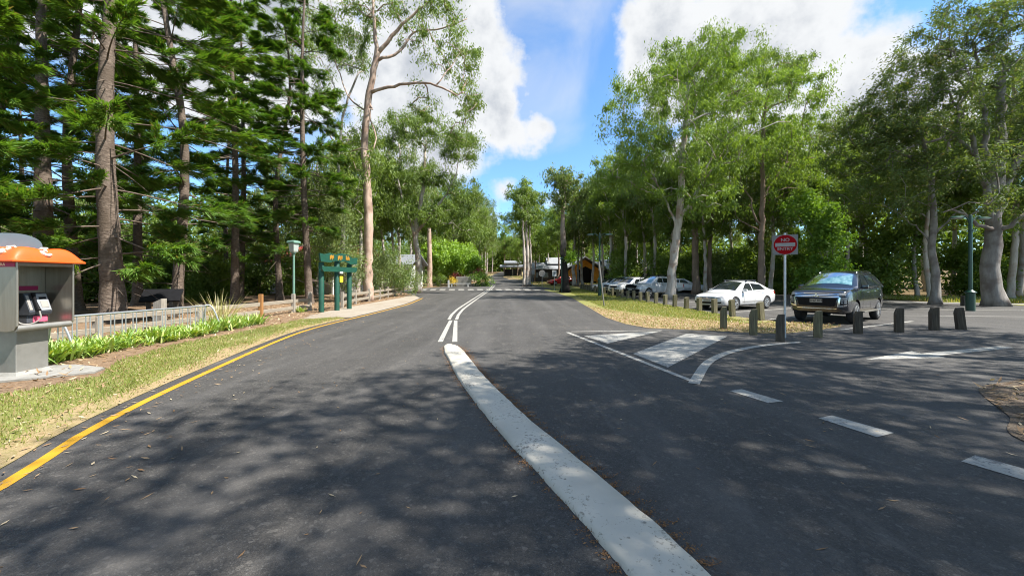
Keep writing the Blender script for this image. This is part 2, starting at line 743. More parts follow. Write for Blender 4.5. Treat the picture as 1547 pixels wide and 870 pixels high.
def scatter(rng, poly, n):
    poly = np.array(poly)
    lo, hi = poly.min(0), poly.max(0)
    out = np.zeros((0, 2))
    while len(out) < n:
        q = lo + (hi - lo) * rng.random((n * 2, 2))
        out = np.vstack([out, q[in_poly(q, poly)]])
    return out[:n]


def zg_np(y):
    return np.where(y > 15, np.interp(y, KN, KZ), 0.0)


def quads_obj(name, V, mat, parent=None):
    """V: (n,4,3) corners"""
    n = len(V)
    me = bpy.data.meshes.new(name)
    me.vertices.add(n * 4)
    me.vertices.foreach_set('co', np.ascontiguousarray(V, dtype=np.float32).ravel())
    me.loops.add(n * 4)
    me.loops.foreach_set('vertex_index', np.arange(n * 4, dtype=np.int32))
    me.polygons.add(n)
    me.polygons.foreach_set('loop_start', np.arange(0, n * 4, 4, dtype=np.int32))
    me.materials.append(mat)
    me.update(calc_edges=True)
    me.validate()
    o = bpy.data.objects.new(name, me)
    COL.objects.link(o)
    if parent is not None:
        o.parent = parent
    return o


def leaf_quads(C, D, Nn, ln, wd, mid=0.45):
    """diamond leaves at C pointing along D, faces along Nn"""
    D = D / (np.linalg.norm(D, axis=1)[:, None] + 1e-9)
    S = np.cross(D, Nn)
    S /= np.linalg.norm(S, axis=1)[:, None] + 1e-9
    ln = np.asarray(ln)[:, None] if hasattr(ln, '__len__') else ln
    wd = np.asarray(wd)[:, None] if hasattr(wd, '__len__') else wd
    V = np.stack([C, C + D * ln * mid + S * wd / 2, C + D * ln, C + D * ln * mid - S * wd / 2], 1)
    return V


def rand_dirs(rng, n):
    v = rng.normal(size=(n, 3))
    return v / np.linalg.norm(v, axis=1)[:, None]
# ------------------------------------------------------------------ the setting: ground, roads, verges
def gpts(px):
    return [at(*p) for p in px]


sheet('ground', [[(-320, -90), (320, -90), (320, 314), (-320, 314)]], 0.0, M['forest_floor'], kind='structure')

edge_line = [(-3.6, 1.6), (-3.91, 2.93), (-4.37, 3.86), (-4.78, 5.0), (-5.26, 6.74), (-5.95, 9.5), (-6.38, 11.8), (-6.5, 14.1), (-6.45, 16.6), (-6.45, 19.8), (-6.55, 24.5), (-7.2, 31.0)]
el_s = smooth_line(edge_line, 0.5)
left_edge = [(p[0] - 0.27, p[1]) for p in el_s]
road = [(-2.9, -40), (-3.2, 0.0)] + left_edge + [(-8.6, 34.5), (-11.5, 39), (-13.6, 44), (-13.2, 50), (-11.0, 55), (-8.6, 62), (-6.0, 72), (-4.6, 85), (-5.6, 96), (-6.6, 103), (-5.2, 127), (-3.5, 160),
        (-0.5, 160), (-1.5, 127), (-2.4, 103), (-0.5, 90), (3.6, 84), (3.4, 62), (5.5, 51)]
road += [at(x, y) for (x, y) in ((822, 438.5), (843, 443), (866, 451), (890, 465), (915, 480), (945, 490), (978, 496))]
road += [at(1090, 501), at(1180, 505), at(1236, 499), (11.2, 13.0), (9.95, 14.6), (9.6, 16), (9.7, 30), (9.7, 58), (24, 62), (25.5, 40), (29, 24.6), (33, 23.2), (62, 20.0), (120, 16), (120, -40)]
sheet('road', [road], 0.010, M['asphalt'], kind='structure')

# pale path across the back of the car park
sheet('path', [ribbon(smooth_line([(25.0, 27.6), (29, 25.3), (35, 23.8), (62, 21.0), (90, 18)], 2), 0.9)[i] for i in range(len(ribbon(smooth_line([(25.0, 27.6), (29, 25.3), (35, 23.8), (62, 21.0), (90, 18)], 2), 0.9)))], 0.024, M['concrete'], kind='structure')

lawn = [(p[0] - 0.24, p[1]) for p in el_s if p[1] < 15.8 and p[1] > 1.0]
lawn = [(-3.55, 0.4)] + lawn + [(-7.2, 16.0), (-8.3, 15.2), (-8.2, 13.4), (-8.1, 11.4), (-8.15, 9.2), (-7.6, 7.4), (-6.75, 6.3), (-6.9, 5.5), (-7.2, 4.6), (-7.6, 2.5), (-7.6, 0.4)]
sheet('lawn', [lawn], 0.0150, M['turf'], kind='structure')
le = [(p[0] - 0.24, p[1]) for p in el_s if p[1] < 15.8 and p[1] > 1.0]
rl = np.random.default_rng(5)
li = [(p[0] - 0.30 - 0.22 * rl.random() - 0.12 * math.sin(p[1] * 1.7), p[1]) for p in le]
sheet('lawn_edge', [[le[i], le[i + 1], li[i + 1], li[i]] for i in range(len(le) - 1)], 0.0185, M['dry_turf'], kind='structure')
bed = [(-7.6, 0.4), (-7.6, 2.5), (-7.2, 4.6), (-6.9, 5.5), (-6.75, 6.3), (-7.6, 7.4), (-8.15, 9.2), (-8.1, 11.4), (-8.2, 13.4), (-8.3, 15.2), (-8.9, 17), (-9.0, 18), (-9.35, 21), (-9.2, 26), (-9.1, 32), (-9.6, 37),
       (-13.0, 44), (-13.6, 52), (-20, 58), (-30, 40), (-30, 8), (-14, 0.4)]
sheet('garden_bed', [bed], 0.0125, M['mulch'], kind='structure')
gravel = [(p[0] - 0.24, p[1]) for p in el_s if p[1] > 15.8] + [(-8.6, 34.4), (-9.6, 37), (-9.1, 32), (-9.2, 26), (-9.35, 21), (-9.0, 18), (-8.9, 17), (-8.3, 15.2), (-7.2, 16.0)]
sheet('gravel_path', [gravel], 0.0165, M['gravel'], kind='structure')

verge_road = [at(x, y) for (x, y) in ((822, 438.5), (843, 443), (866, 451), (890, 465), (915, 480), (945, 490), (978, 496), (1090, 501), (1180, 505), (1236, 499))]
verge = verge_road + [(11.2, 13.0), (9.95, 14.6), (9.6, 16), (9.7, 30), (9.7, 58), (8.5, 66), (3.4, 62), (5.5, 51)]
vg_front = [p for p in verge if p[1] < 18.0]
sheet('grass_verge', [verge], 0.0145, M['turf'], kind='structure')
dv = [at(x, y) for (x, y) in ((882, 461), (890, 465), (915, 480), (945, 490), (978, 496), (1090, 501), (1180, 505), (1236, 499))] + [(11.2, 13.0), (10.1, 14.3), (8.6, 13.9), (7.2, 14.8), (6.0, 16.4), (5.3, 18.6), (4.8, 21.0)]
sheet('dry_verge_edge', [dv], 0.0180, M['dry_turf'], kind='structure')
mulch_isle = smooth_line([(5.0, 3.7), (5.75, 4.45), (6.3, 5.1), (6.75, 5.55), (7.5, 5.9), (8.6, 6.15), (10.5, 6.0), (12.6, 4.6), (13, 2.6), (11, 0.8), (7.5, 0.9), (5.4, 2.2)], 0.08, closed=True)
sheet('mulch_island', [mulch_isle.tolist()], 0.02, M['shade_mulch'], kind='structure')
sheet('far_lawn', [[(3.6, 84), (-0.5, 90), (-2.4, 103), (-1.5, 127), (0, 150), (30, 150), (30, 66), (8.5, 66), (3.4, 62)], [(-8.6, 62), (-20, 62), (-22, 120), (-5.4, 127), (-6.6, 103), (-5.6, 96), (-4.6, 85), (-6.0, 72)]], 0.012, M['dry_turf'], kind='structure')
sheet('grass_strip', [[(29.5, 25.9), (35, 24.5), (62, 21.6), (90, 18.6), (90, 24), (62, 27), (35, 31), (27, 34)], [(30.5, 23.0), (33, 22.4), (62, 19.2), (62, 20.3), (35, 23.1), (31, 24.0)]], 0.020, M['turf'], kind='structure')

# ------------------------------------------------------------------ painted markings
def marking(name, polys, mat='white_paint', label=None):
    o = sheet(name, polys, 0.0145, M[mat])
    tag(o, label, 'road marking')
    return o


marking('edge_line', ribbon(el_s, 0.105), 'yellow_paint', 'yellow edge line painted along the left side of the road')
gm = lambda *p: gpts(p)
ribs = ribbon(smooth_line([at(684, 483), (-2.72, 20), (-2.86, 32), (-2.82, 43), (-2.75, 50), (-2.9, 63)], 2), 0.5)
dbl = []
for off in (-0.15, 0.15):
    base = smooth_line([at(684, 483), (-2.72, 20), (-2.88, 32), (-2.86, 43), (-2.8, 50), (-2.9, 63)], 2)
    dbl += ribbon([(p[0] + off, p[1]) for p in base], 0.13)
marking('centre_line', dbl + ribbon([(-4.1, 63.2), (-2.9, 63.2)], 0.35), label='double white centre line running away down the road')
marking('split_line', ribbon([(at(684, 484)[0] - 0.06, at(684, 484)[1] - 0.1), at(665, 517)], 0.13) + ribbon([(at(684, 484)[0] + 0.13, at(684, 484)[1] - 0.1), at(687, 517)], 0.13), label='two white lines splaying in a V towards the nose of the median')
cr = []
for k in range(14):
    x = -12.4 + k * 1.17
    cr.append([(x, 46.9), (x + 0.72, 46.9), (x + 0.42, 49.3), (x - 0.3, 49.3)])
marking('crosswalk', cr, label='row of white crossing bars across the far road')
tri = ribbon([at(857, 502.5), at(1052, 579)], 0.11)
crv = smooth_line([at(1048, 581), at(1066, 552), at(1082, 541), at(1102, 533), at(1125, 527.5), at(1152, 523), at(1180, 520), at(1209, 517.8)], 0.2)
tri2 = ribbon(crv, 0.16)
tri3 = ribbon([at(862, 501.6), at(1000, 499.6)], 0.09)
marking('island_outline', tri + tri3, label='thin white outline of the triangular painted island')
sheet('curved_line', tri2, 0.0185, M['white_paint'])
tag(bpy.data.objects['curved_line'], 'curved white line sweeping from the island point to the side road', 'road marking')
b1 = marking('chevron_bar', [gm((882, 508), (1000, 500.5), (918, 519.5))], label='small white wedge-shaped bar at the far end of the painted island')
b2 = marking('chevron_bar', [gm((956, 535), (1037, 504.5), (1099, 508.5), (1009, 556))], label='large white slanted bar in the middle of the painted island')
for o in (b1, b2):
    o['group'] = 'bars of the painted island'
for px, lb in (([(1102, 591.6), (1120.7, 589), (1183, 607.5), (1160.7, 610)], 'shortest white dash nearest the painted island point'), ([(1236, 633), (1257, 629), (1351, 655.5), (1325, 662)], 'middle white dash of the give way line'),
               ([(1452, 698.7), (1473, 689.5), (1590, 722), (1566, 733)], 'white dash closest to the mulch island')):
    o = marking('give_way_dash', [gm(*px)], label=lb)
    o['group'] = 'dashes across the side road mouth'
marking('road_arrow', [gm((1308, 544), (1377, 531), (1392, 534.7), (1510.6, 523.4), (1535, 525.8), (1417, 538), (1429, 541.4))], label='white arrow painted on the side road pointing towards the main road')


def bay(i, p, q, label):
    o = marking('parking_line', ribbon([p, q], 0.12), label=label)
    o['group'] = 'white parking bay lines'


bay(0, (10.3, 12.1), (15.2, 14.6), 'white bay line on the near side of the dark four wheel drive')
bay(1, (10.3, 15.35), (15.2, 17.9), 'white bay line between the dark four wheel drive and the white sedan')
bay(2, (10.6, 18.55), (15.3, 21.0), 'white bay line on the near side of the white sedan')
bay(3, (10.3, 22.0), (15.2, 24.6), 'white bay line on the far side of the white sedan')
bay(4, (10.3, 25.3), (15.2, 27.9), 'white bay line on the near side of the silver utility truck')
bay(5, (10.3, 31.0), (15.2, 33.6), 'white bay line beyond the silver utility truck')
bay(6, (17.0, 16.9), (48.0, 13.4), 'long white line along the back aisle of the car park')
bay(7, (19.5, 20.3), (50.0, 17.2), 'long white line at the far side of the car park aisle')

# ------------------------------------------------------------------ raised median
mc = smooth_line([at(678, 521), at(694, 545), (-0.62, 6.08), (-0.01, 4.27), (0.45, 3.12), (0.83, 2.08), (1.0, 1.2), (1.05, 0.2), (0.9, -1.5)], 0.12)
wid = np.full(len(mc), 0.42)
wid[:9] = [0.10, 0.20, 0.27, 0.32, 0.35, 0.375, 0.395, 0.41, 0.415]
rngm = np.random.default_rng(3)
wid += rngm.normal(0, 0.006, len(wid)) + 0.008 * np.sin(np.arange(len(wid)) * 0.9) * np.sin(np.arange(len(wid)) * 0.23)
Tm = np.gradient(mc, axis=0)
Tm /= np.linalg.norm(Tm, axis=1)[:, None]
Nm = np.stack([-Tm[:, 1], Tm[:, 0]], 1)
prof = [(-0.5, 0.0), (-0.485, 0.03), (-0.44, 0.05), (-0.15, 0.06), (0.15, 0.06), (0.44, 0.05), (0.485, 0.03), (0.5, 0.0)]
mv = []
for i in range(len(mc)):
    for (u, h) in prof:
        p = mc[i] + Nm[i] * u * wid[i]
        hh = h * (0.35 + 0.65 * min(1, i / 5))
        mv.append((p[0], p[1], 0.008 + hh + rngm.normal(0, 0.0012)))
k8 = len(prof)
mf = [(i * k8 + j, i * k8 + j + 1, (i + 1) * k8 + j + 1, (i + 1) * k8 + j) for i in range(len(mc) - 1) for j in range(k8 - 1)]
mf.append(tuple(range(k8)))
med = link_mesh('median_kerb', mv, mf, M['median'], smooth=True, sharp=50)
tag(med, 'long low white painted concrete median curving down the middle of the road', 'median kerb')

# ------------------------------------------------------------------ litter and grass (uncountable)
M['dry_leaf'] = leaf_mat('dry_leaves', (0.2, 0.11, 0.05), (0.36, 0.25, 0.14), trans=0.1, gloss=0.03, patch=0.1, third=((0.42, 0.34, 0.22), 0.2))
M['rust_bits'] = leaf_mat('rusty_litter', (0.13, 0.065, 0.028), (0.28, 0.15, 0.06), trans=0.05, gloss=0.02, patch=0.2)
M['grass'] = leaf_mat('grass_blades', (0.13, 0.19, 0.025), (0.26, 0.28, 0.05), trans=0.35, gloss=0.04, patch=0.55, third=((0.38, 0.29, 0.14), 0.22))
rg = np.random.default_rng(11)


def litter(P, ln, wd, z, tilt=0.25):
    n = len(P)
    a = rg.random(n) * 2 * pi
    D = np.stack([np.cos(a), np.sin(a), rg.normal(0, tilt, n)], 1)
    Nn = np.stack([rg.normal(0, tilt, n), rg.normal(0, tilt, n), np.ones(n)], 1)
    C = np.stack([P[:, 0], P[:, 1], zg_np(P[:, 1]) + z + np.abs(D[:, 2]) * ln * 0.5], 1)
    C = C - D * np.array([1, 1, 0.0]) * np.reshape(ln, (-1, 1)) * 0.5
    V = leaf_quads(C, D, Nn, ln, wd)
    V[:, :, 2] = np.maximum(V[:, :, 2], (zg_np(V[:, :, 1]) + z))
    return V


def cat(*a):
    return np.concatenate(a, 0)


VV = []
# single leaves lying on the asphalt, thicker along the yellow line
P = scatter(rg, [(-3.6, 2.0), (5.5, 1.8), (14, 9), (3, 14), (1, 30), (-6, 30), (-6.3, 14), (-5, 6)], 620)
VV.append(litter(P, rg.uniform(0.025, 0.075, len(P)), rg.uniform(0.008, 0.02, len(P)), 0.013, 0.12))
t = rg.integers(0, len(el_s) - 1, 800)
P = el_s[t] + np.stack([np.abs(rg.normal(0, 0.6, 800)) - 0.15, rg.normal(0, 0.4, 800)], 1)
VV.append(litter(P, rg.uniform(0.03, 0.11, len(P)), rg.uniform(0.01, 0.024, len(P)), 0.02, 0.15))
P = scatter(rg, [(-3.2, 2.0), (4.5, 1.9), (7, 6), (-4.6, 6)], 46)
VV.append(litter(P, rg.uniform(0.06, 0.12, len(P)), rg.uniform(0.01, 0.018, len(P)), 0.013, 0.2))
P = scatter(rg, mulch_isle.tolist(), 2600)
VV.append(litter(P, rg.uniform(0.08, 0.2, len(P)), rg.uniform(0.02, 0.04, len(P)), 0.025, 0.35))
P = scatter(rg, [(-6.8, 6.0), (-7.6, 7.2), (-8.3, 9.2), (-8.0, 11.4), (-8.1, 13.4), (-8.2, 15.4), (-9, 18), (-9.3, 24), (-9.2, 33), (-12, 42), (-17, 34), (-15, 18), (-12, 8), (-8.5, 4)], 9000)
VV.append(litter(P, rg.uniform(0.06, 0.18, len(P)), rg.uniform(0.02, 0.045, len(P)), 0.018, 0.35))
P = np.vstack([scatter(rg, vg_front, 2400), scatter(rg, dv, 3600)])
VV.append(litter(P, rg.uniform(0.05, 0.14, len(P)), rg.uniform(0.018, 0.035, len(P)), 0.03, 0.3))
P = scatter(rg, lawn, 1500)
VV.append(litter(P, rg.uniform(0.04, 0.11, len(P)), rg.uniform(0.012, 0.03, len(P)), 0.03, 0.3))
lo = quads_obj('fallen_leaves', cat(*VV), M['dry_leaf'])
tag(lo, 'dry brown leaves fallen on the road, the lawn and the garden beds', 'leaf litter', kind='stuff')
# rusty bits swept against both sides of the median
VV = []
for side, n in ((-1, 12000), (1, 4000)):
    i = rg.integers(2, len(mc) - 1, n)
    d = 0.5 * wid[i] + np.abs(rg.normal(0, 0.06 if side < 0 else 0.03, n)) * (0.5 + rg.random(n))
    clump = 0.5 + 0.5 * np.sin(i * 0.33 + 1.2 * side) * np.sin(i * 0.11)
    keep = rg.random(n) < 0.25 + 0.75 * clump
    P = (mc[i] - Nm[i] * (d * side)[:, None] * 1.0 + rg.normal(0, 0.02, (n, 2)))[keep]
    VV.append(litter(P, rg.uniform(0.008, 0.028, len(P)), rg.uniform(0.005, 0.012, len(P)), 0.013, 0.4))
ro = quads_obj('swept_litter', cat(*VV), M['rust_bits'])
tag(ro, 'rusty brown twigs and bark crumbs swept along the median sides', 'litter', kind='stuff')


def blades(P, h, w, z=0.02):
    n = len(P)
    C = np.stack([P[:, 0], P[:, 1], zg_np(P[:, 1]) + z], 1)
    a = rg.random(n) * 2 * pi
    l = np.abs(rg.normal(0.5, 0.35, n))
    D = np.stack([np.cos(a) * l, np.sin(a) * l, np.ones(n)], 1)
    Nn = np.stack([np.sin(a * 3), np.cos(a * 3), np.zeros(n) + 0.2], 1)
    return leaf_quads(C, D, Nn, h * rg.uniform(0.6, 1.3, n), w, 0.3)


Pl = scatter(rg, lawn, 74000)
pn = np.sin(Pl[:, 0] * 2.3 + 1.3 * np.sin(Pl[:, 1] * 1.1)) * np.sin(Pl[:, 1] * 1.7 + np.sin(Pl[:, 0] * 3.1)) + 0.35 * np.sin(Pl[:, 0] * 7 + Pl[:, 1] * 5)
edge_x = np.interp(Pl[:, 1], el_s[:, 1], el_s[:, 0])
keep = rg.random(len(Pl)) < np.clip(0.62 + 0.45 * pn, 0.06, 1) * np.clip((edge_x - Pl[:, 0] - 0.25) / 0.5, 0.12, 1)
Pl = Pl[keep]
VV = [blades(Pl, 0.045, 0.011), blades(Pl[::40], 0.11, 0.014)]
vg_grass = [p for p in verge if p[1] > 13.2]
VV.append(blades(scatter(rg, [(6.2, 16.6), (5.0, 20.6), (5.5, 30), (6.5, 48), (9.3, 50), (9.4, 30), (9.3, 17), (8.6, 14.2), (7.4, 15)], 42000), 0.07, 0.024))
VV.append(blades(scatter(rg, dv, 3500), 0.06, 0.018, .027))
VV.append(blades(scatter(rg, [(29.5, 25.9), (35, 24.5), (62, 21.6), (62, 27), (35, 31), (27, 34)], 16000), 0.28, 0.05))
VV.append(blades(scatter(rg, [(12, 62), (24, 62), (26, 40), (27, 34), (30, 38), (28, 60), (20, 70)], 9000), 0.3, 0.06))
VV.append(blades(scatter(rg, [(3.4, 62), (9, 62), (20, 70), (6, 110), (-1, 110), (3, 84)], 9000), 0.14, 0.07))
go = quads_obj('grass', cat(*VV), M['grass'])
tag(go, 'short mown grass and taller tufts at the wood edge', 'grass', kind='stuff')
# ------------------------------------------------------------------ trees
def bark_mat(name, c1, c2, c3, stretch=(1, 1, 0.18), scale=5.0, bump=0.5, rough=0.85):
    """bark: long streaks plus blotches"""
    m, N, L = new_mat(name)
    out = N('ShaderNodeOutputMaterial')
    b = N('ShaderNodeBsdfPrincipled')
    L(b.outputs[0], out.inputs[0])
    b.inputs['Roughness'].default_value = rough
    b.inputs['Specular IOR Level'].default_value = 0.2
    tc = N('ShaderNodeTexCoord')
    mp = N('ShaderNodeMapping')
    mp.inputs['Scale'].default_value = stretch
    L(tc.outputs['Object'], mp.inputs[0])
    n1 = N('ShaderNodeTexNoise')
    n1.inputs['Scale'].default_value = scale
    n1.inputs['Detail'].default_value = 7
    n1.inputs['Roughness'].default_value = 0.65
    L(mp.outputs[0], n1.inputs['Vector'])
    n2 = N('ShaderNodeTexNoise')
    n2.inputs['Scale'].default_value = 1.3
    n2.inputs['Detail'].default_value = 5
    L(tc.outputs['Object'], n2.inputs['Vector'])

    def rr(v, a, c):
        r = N('ShaderNodeMapRange')
        L(v, r.inputs['Value'])
        r.inputs['From Min'].default_value = a
        r.inputs['From Max'].default_value = c
        return r.outputs[0]
    m1 = N('ShaderNodeMix')
    m1.data_type = 'RGBA'
    L(rr(n1.outputs['Fac'], 0.35, 0.65), m1.inputs['Factor'])
    m1.inputs['A'].default_value = (*c1, 1)
    m1.inputs['B'].default_value = (*c2, 1)
    m2 = N('ShaderNodeMix')
    m2.data_type = 'RGBA'
    L(rr(n2.outputs['Fac'], 0.48, 0.62), m2.inputs['Factor'])
    L(m1.outputs['Result'], m2.inputs['A'])
    m2.inputs['B'].default_value = (*c3, 1)
    L(m2.outputs['Result'], b.inputs['Base Color'])
    bp = N('ShaderNodeBump')
    bp.inputs['Strength'].default_value = bump
    bp.inputs['Distance'].default_value = 0.04
    L(n1.outputs['Fac'], bp.inputs['Height'])
    L(bp.outputs[0], b.inputs['Normal'])
    return m


M['gum_bark'] = bark_mat('pale_gum_bark', (0.36, 0.31, 0.26), (0.52, 0.47, 0.41), (0.30, 0.22, 0.17), bump=0.3)
M['gum_pink'] = bark_mat('pinkish_gum_bark', (0.36, 0.25, 0.18), (0.5, 0.38, 0.3), (0.28, 0.19, 0.14), bump=0.3)
M['gum_brown'] = bark_mat('brown_gum_bark', (0.17, 0.12, 0.085), (0.29, 0.21, 0.155), (0.2, 0.14, 0.1), bump=0.6)
M['grey_bark'] = bark_mat('grey_bark', (0.2, 0.175, 0.15), (0.33, 0.3, 0.265), (0.17, 0.14, 0.12), bump=0.7)
M['pine_bark'] = bark_mat('pine_bark', (0.075, 0.055, 0.042), (0.2, 0.155, 0.12), (0.1, 0.075, 0.055), stretch=(1, 1, 2.2), scale=7, bump=1.0)
M['burnt_bark'] = bark_mat('charred_bark', (0.022, 0.018, 0.016), (0.075, 0.055, 0.045), (0.12, 0.09, 0.075), bump=1.0)

def half_burnt():
    m = bark_mat('half_charred_bark', (0.25, 0.19, 0.15), (0.4, 0.33, 0.27), (0.22, 0.16, 0.12), bump=.8)
    nt = m.node_tree
    b = [n for n in nt.nodes if n.type == 'BSDF_PRINCIPLED'][0]
    src = b.inputs['Base Color'].links[0].from_socket
    tc = nt.nodes.new('ShaderNodeTexCoord')
    sp_ = nt.nodes.new('ShaderNodeSeparateXYZ')
    nt.links.new(tc.outputs['Object'], sp_.inputs[0])
    nz = nt.nodes.new('ShaderNodeTexNoise')
    nz.inputs['Scale'].default_value = 1.4
    nt.links.new(tc.outputs['Object'], nz.inputs['Vector'])
    ad = nt.nodes.new('ShaderNodeMath')
    ad.operation = 'MULTIPLY_ADD'
    nt.links.new(nz.outputs['Fac'], ad.inputs[0])
    ad.inputs[1].default_value = 3.0
    nt.links.new(sp_.outputs[2], ad.inputs[2])
    mr = nt.nodes.new('ShaderNodeMapRange')
    nt.links.new(ad.outputs[0], mr.inputs['Value'])
    mr.inputs['From Min'].default_value = 5.6
    mr.inputs['From Max'].default_value = 7.2
    mx = nt.nodes.new('ShaderNodeMix')
    mx.data_type = 'RGBA'
    nt.links.new(mr.outputs[0], mx.inputs['Factor'])
    mx.inputs['A'].default_value = (0.03, 0.025, 0.022, 1)
    nt.links.new(src, mx.inputs['B'])
    nt.links.new(mx.outputs['Result'], b.inputs['Base Color'])
    return m


M['half_burnt'] = half_burnt()
M['gum_leaf'] = leaf_mat('gum_leaves', (0.07, 0.125, 0.016), (0.205, 0.29, 0.042), trans=0.42, gloss=0.025)
M['gum_leaf_grey'] = leaf_mat('greyish_gum_leaves', (0.072, 0.12, 0.03), (0.195, 0.265, 0.068), trans=0.4, gloss=0.025, third=((0.25, 0.22, 0.1), 0.05))
M['gum_leaf_bright'] = leaf_mat('bright_gum_leaves', (0.08, 0.148, 0.018), (0.215, 0.315, 0.042), trans=0.44, gloss=0.025)
M['gum_leaf_dark'] = leaf_mat('dark_gum_leaves', (0.058, 0.1, 0.02), (0.165, 0.22, 0.045), trans=0.38, gloss=0.025, third=((0.22, 0.2, 0.07), 0.05))
M['pine_leaf'] = leaf_mat('pine_needles', (0.035, 0.10, 0.014), (0.14, 0.25, 0.028), trans=0.36, gloss=0.025, third=((0.19, 0.15, 0.05), 0.05))
M['pine_leaf_bright'] = leaf_mat('sunny_pine_needles', (0.04, 0.095, 0.015), (0.12, 0.2, 0.03), trans=0.3, gloss=0.025, third=((0.22, 0.16, 0.05), 0.05))
M['lime_leaf'] = leaf_mat('lime_leaves', (0.15, 0.27, 0.012), (0.3, 0.46, 0.025), trans=0.4, gloss=0.05)
M['shrub_leaf'] = leaf_mat('shrub_leaves', (0.07, 0.13, 0.016), (0.2, 0.28, 0.036), trans=0.4, gloss=0.025)
M['shrub_leaf_bright'] = leaf_mat('bright_shrub_leaves', (0.08, 0.17, 0.018), (0.2, 0.33, 0.04), trans=0.4, gloss=0.025)
M['wattle_leaf'] = leaf_mat('greygreen_leaves', (0.1, 0.15, 0.045), (0.25, 0.31, 0.095), trans=0.36, gloss=0.025)
M['strap_leaf'] = leaf_mat('strap_leaves', (0.12, 0.25, 0.018), (0.36, 0.48, 0.05), trans=0.35, gloss=0.09, third=((0.4, 0.42, 0.08), 0.12))
M['red_leaf'] = leaf_mat('red_leaves', (0.12, 0.012, 0.014), (0.24, 0.03, 0.03), trans=0.3)
M['yellow_leaf'] = leaf_mat('yellow_leaves', (0.45, 0.32, 0.01), (0.65, 0.5, 0.03), trans=0.3)
M['straw_leaf'] = leaf_mat('straw_leaves', (0.28, 0.26, 0.09), (0.5, 0.44, 0.2), trans=0.3)


def lumpy(v, P, ns, lobes, seed):
    """trunks are never round: ribs that fade upwards, dents and swellings"""
    rg_ = np.random.default_rng(seed + 900)
    v = v.reshape(len(P), ns, 3)
    a = np.arange(ns) * 2 * pi / ns
    ph = rg_.random(4) * 6.28
    h = (P[:, 2] - P[0, 2])[:, None]
    k = 1 + lobes * np.exp(-h / 2.2) * np.cos(4 * a + ph[0] + .3 * h) + .35 * lobes * np.cos(3 * a + ph[1] + .25 * h) + .015 * np.sin(h * 1.7 + ph[2] + 2 * a) + rg_.normal(0, .012, (len(P), ns))
    return (P[:, None, :] + (v - P[:, None, :]) * k[:, :, None]).reshape(-1, 3)


class Skel:
    def __init__(s):
        s.P, s.par, s.fix = [], [], []

    def chain(s, pts, radii=None, parent=-1):
        ids = []
        for i, p in enumerate(pts):
            s.P.append(np.array(p, float))
            s.par.append(parent)
            s.fix.append(None if radii is None else float(radii[i]))
            parent = len(s.P) - 1
            ids.append(parent)
        return ids


def resample(pts, step):
    return smooth_line3(pts, step)


def smooth_line3(pts, step):
    P = np.array(pts, float)
    if len(P) == 2:
        n = max(2, int(np.linalg.norm(P[1] - P[0]) / step))
        return np.array([P[0] + (P[1] - P[0]) * t for t in np.linspace(0, 1, n + 1)])
    P = np.vstack([2 * P[0] - P[1], P, 2 * P[-1] - P[-2]])
    out = []
    for i in range(1, len(P) - 2):
        p0, p1, p2, p3 = P[i - 1:i + 3]
        n = max(2, int(np.linalg.norm(p2 - p1) / step))
        for t in np.linspace(0, 1, n, endpoint=False):
            out.append(0.5 * ((2 * p1) + (-p0 + p2) * t + (2 * p0 - 5 * p1 + 4 * p2 - p3) * t * t + (-p0 + 3 * p1 - 3 * p2 + p3) * t ** 3))
    out.append(P[-2])
    return np.array(out)


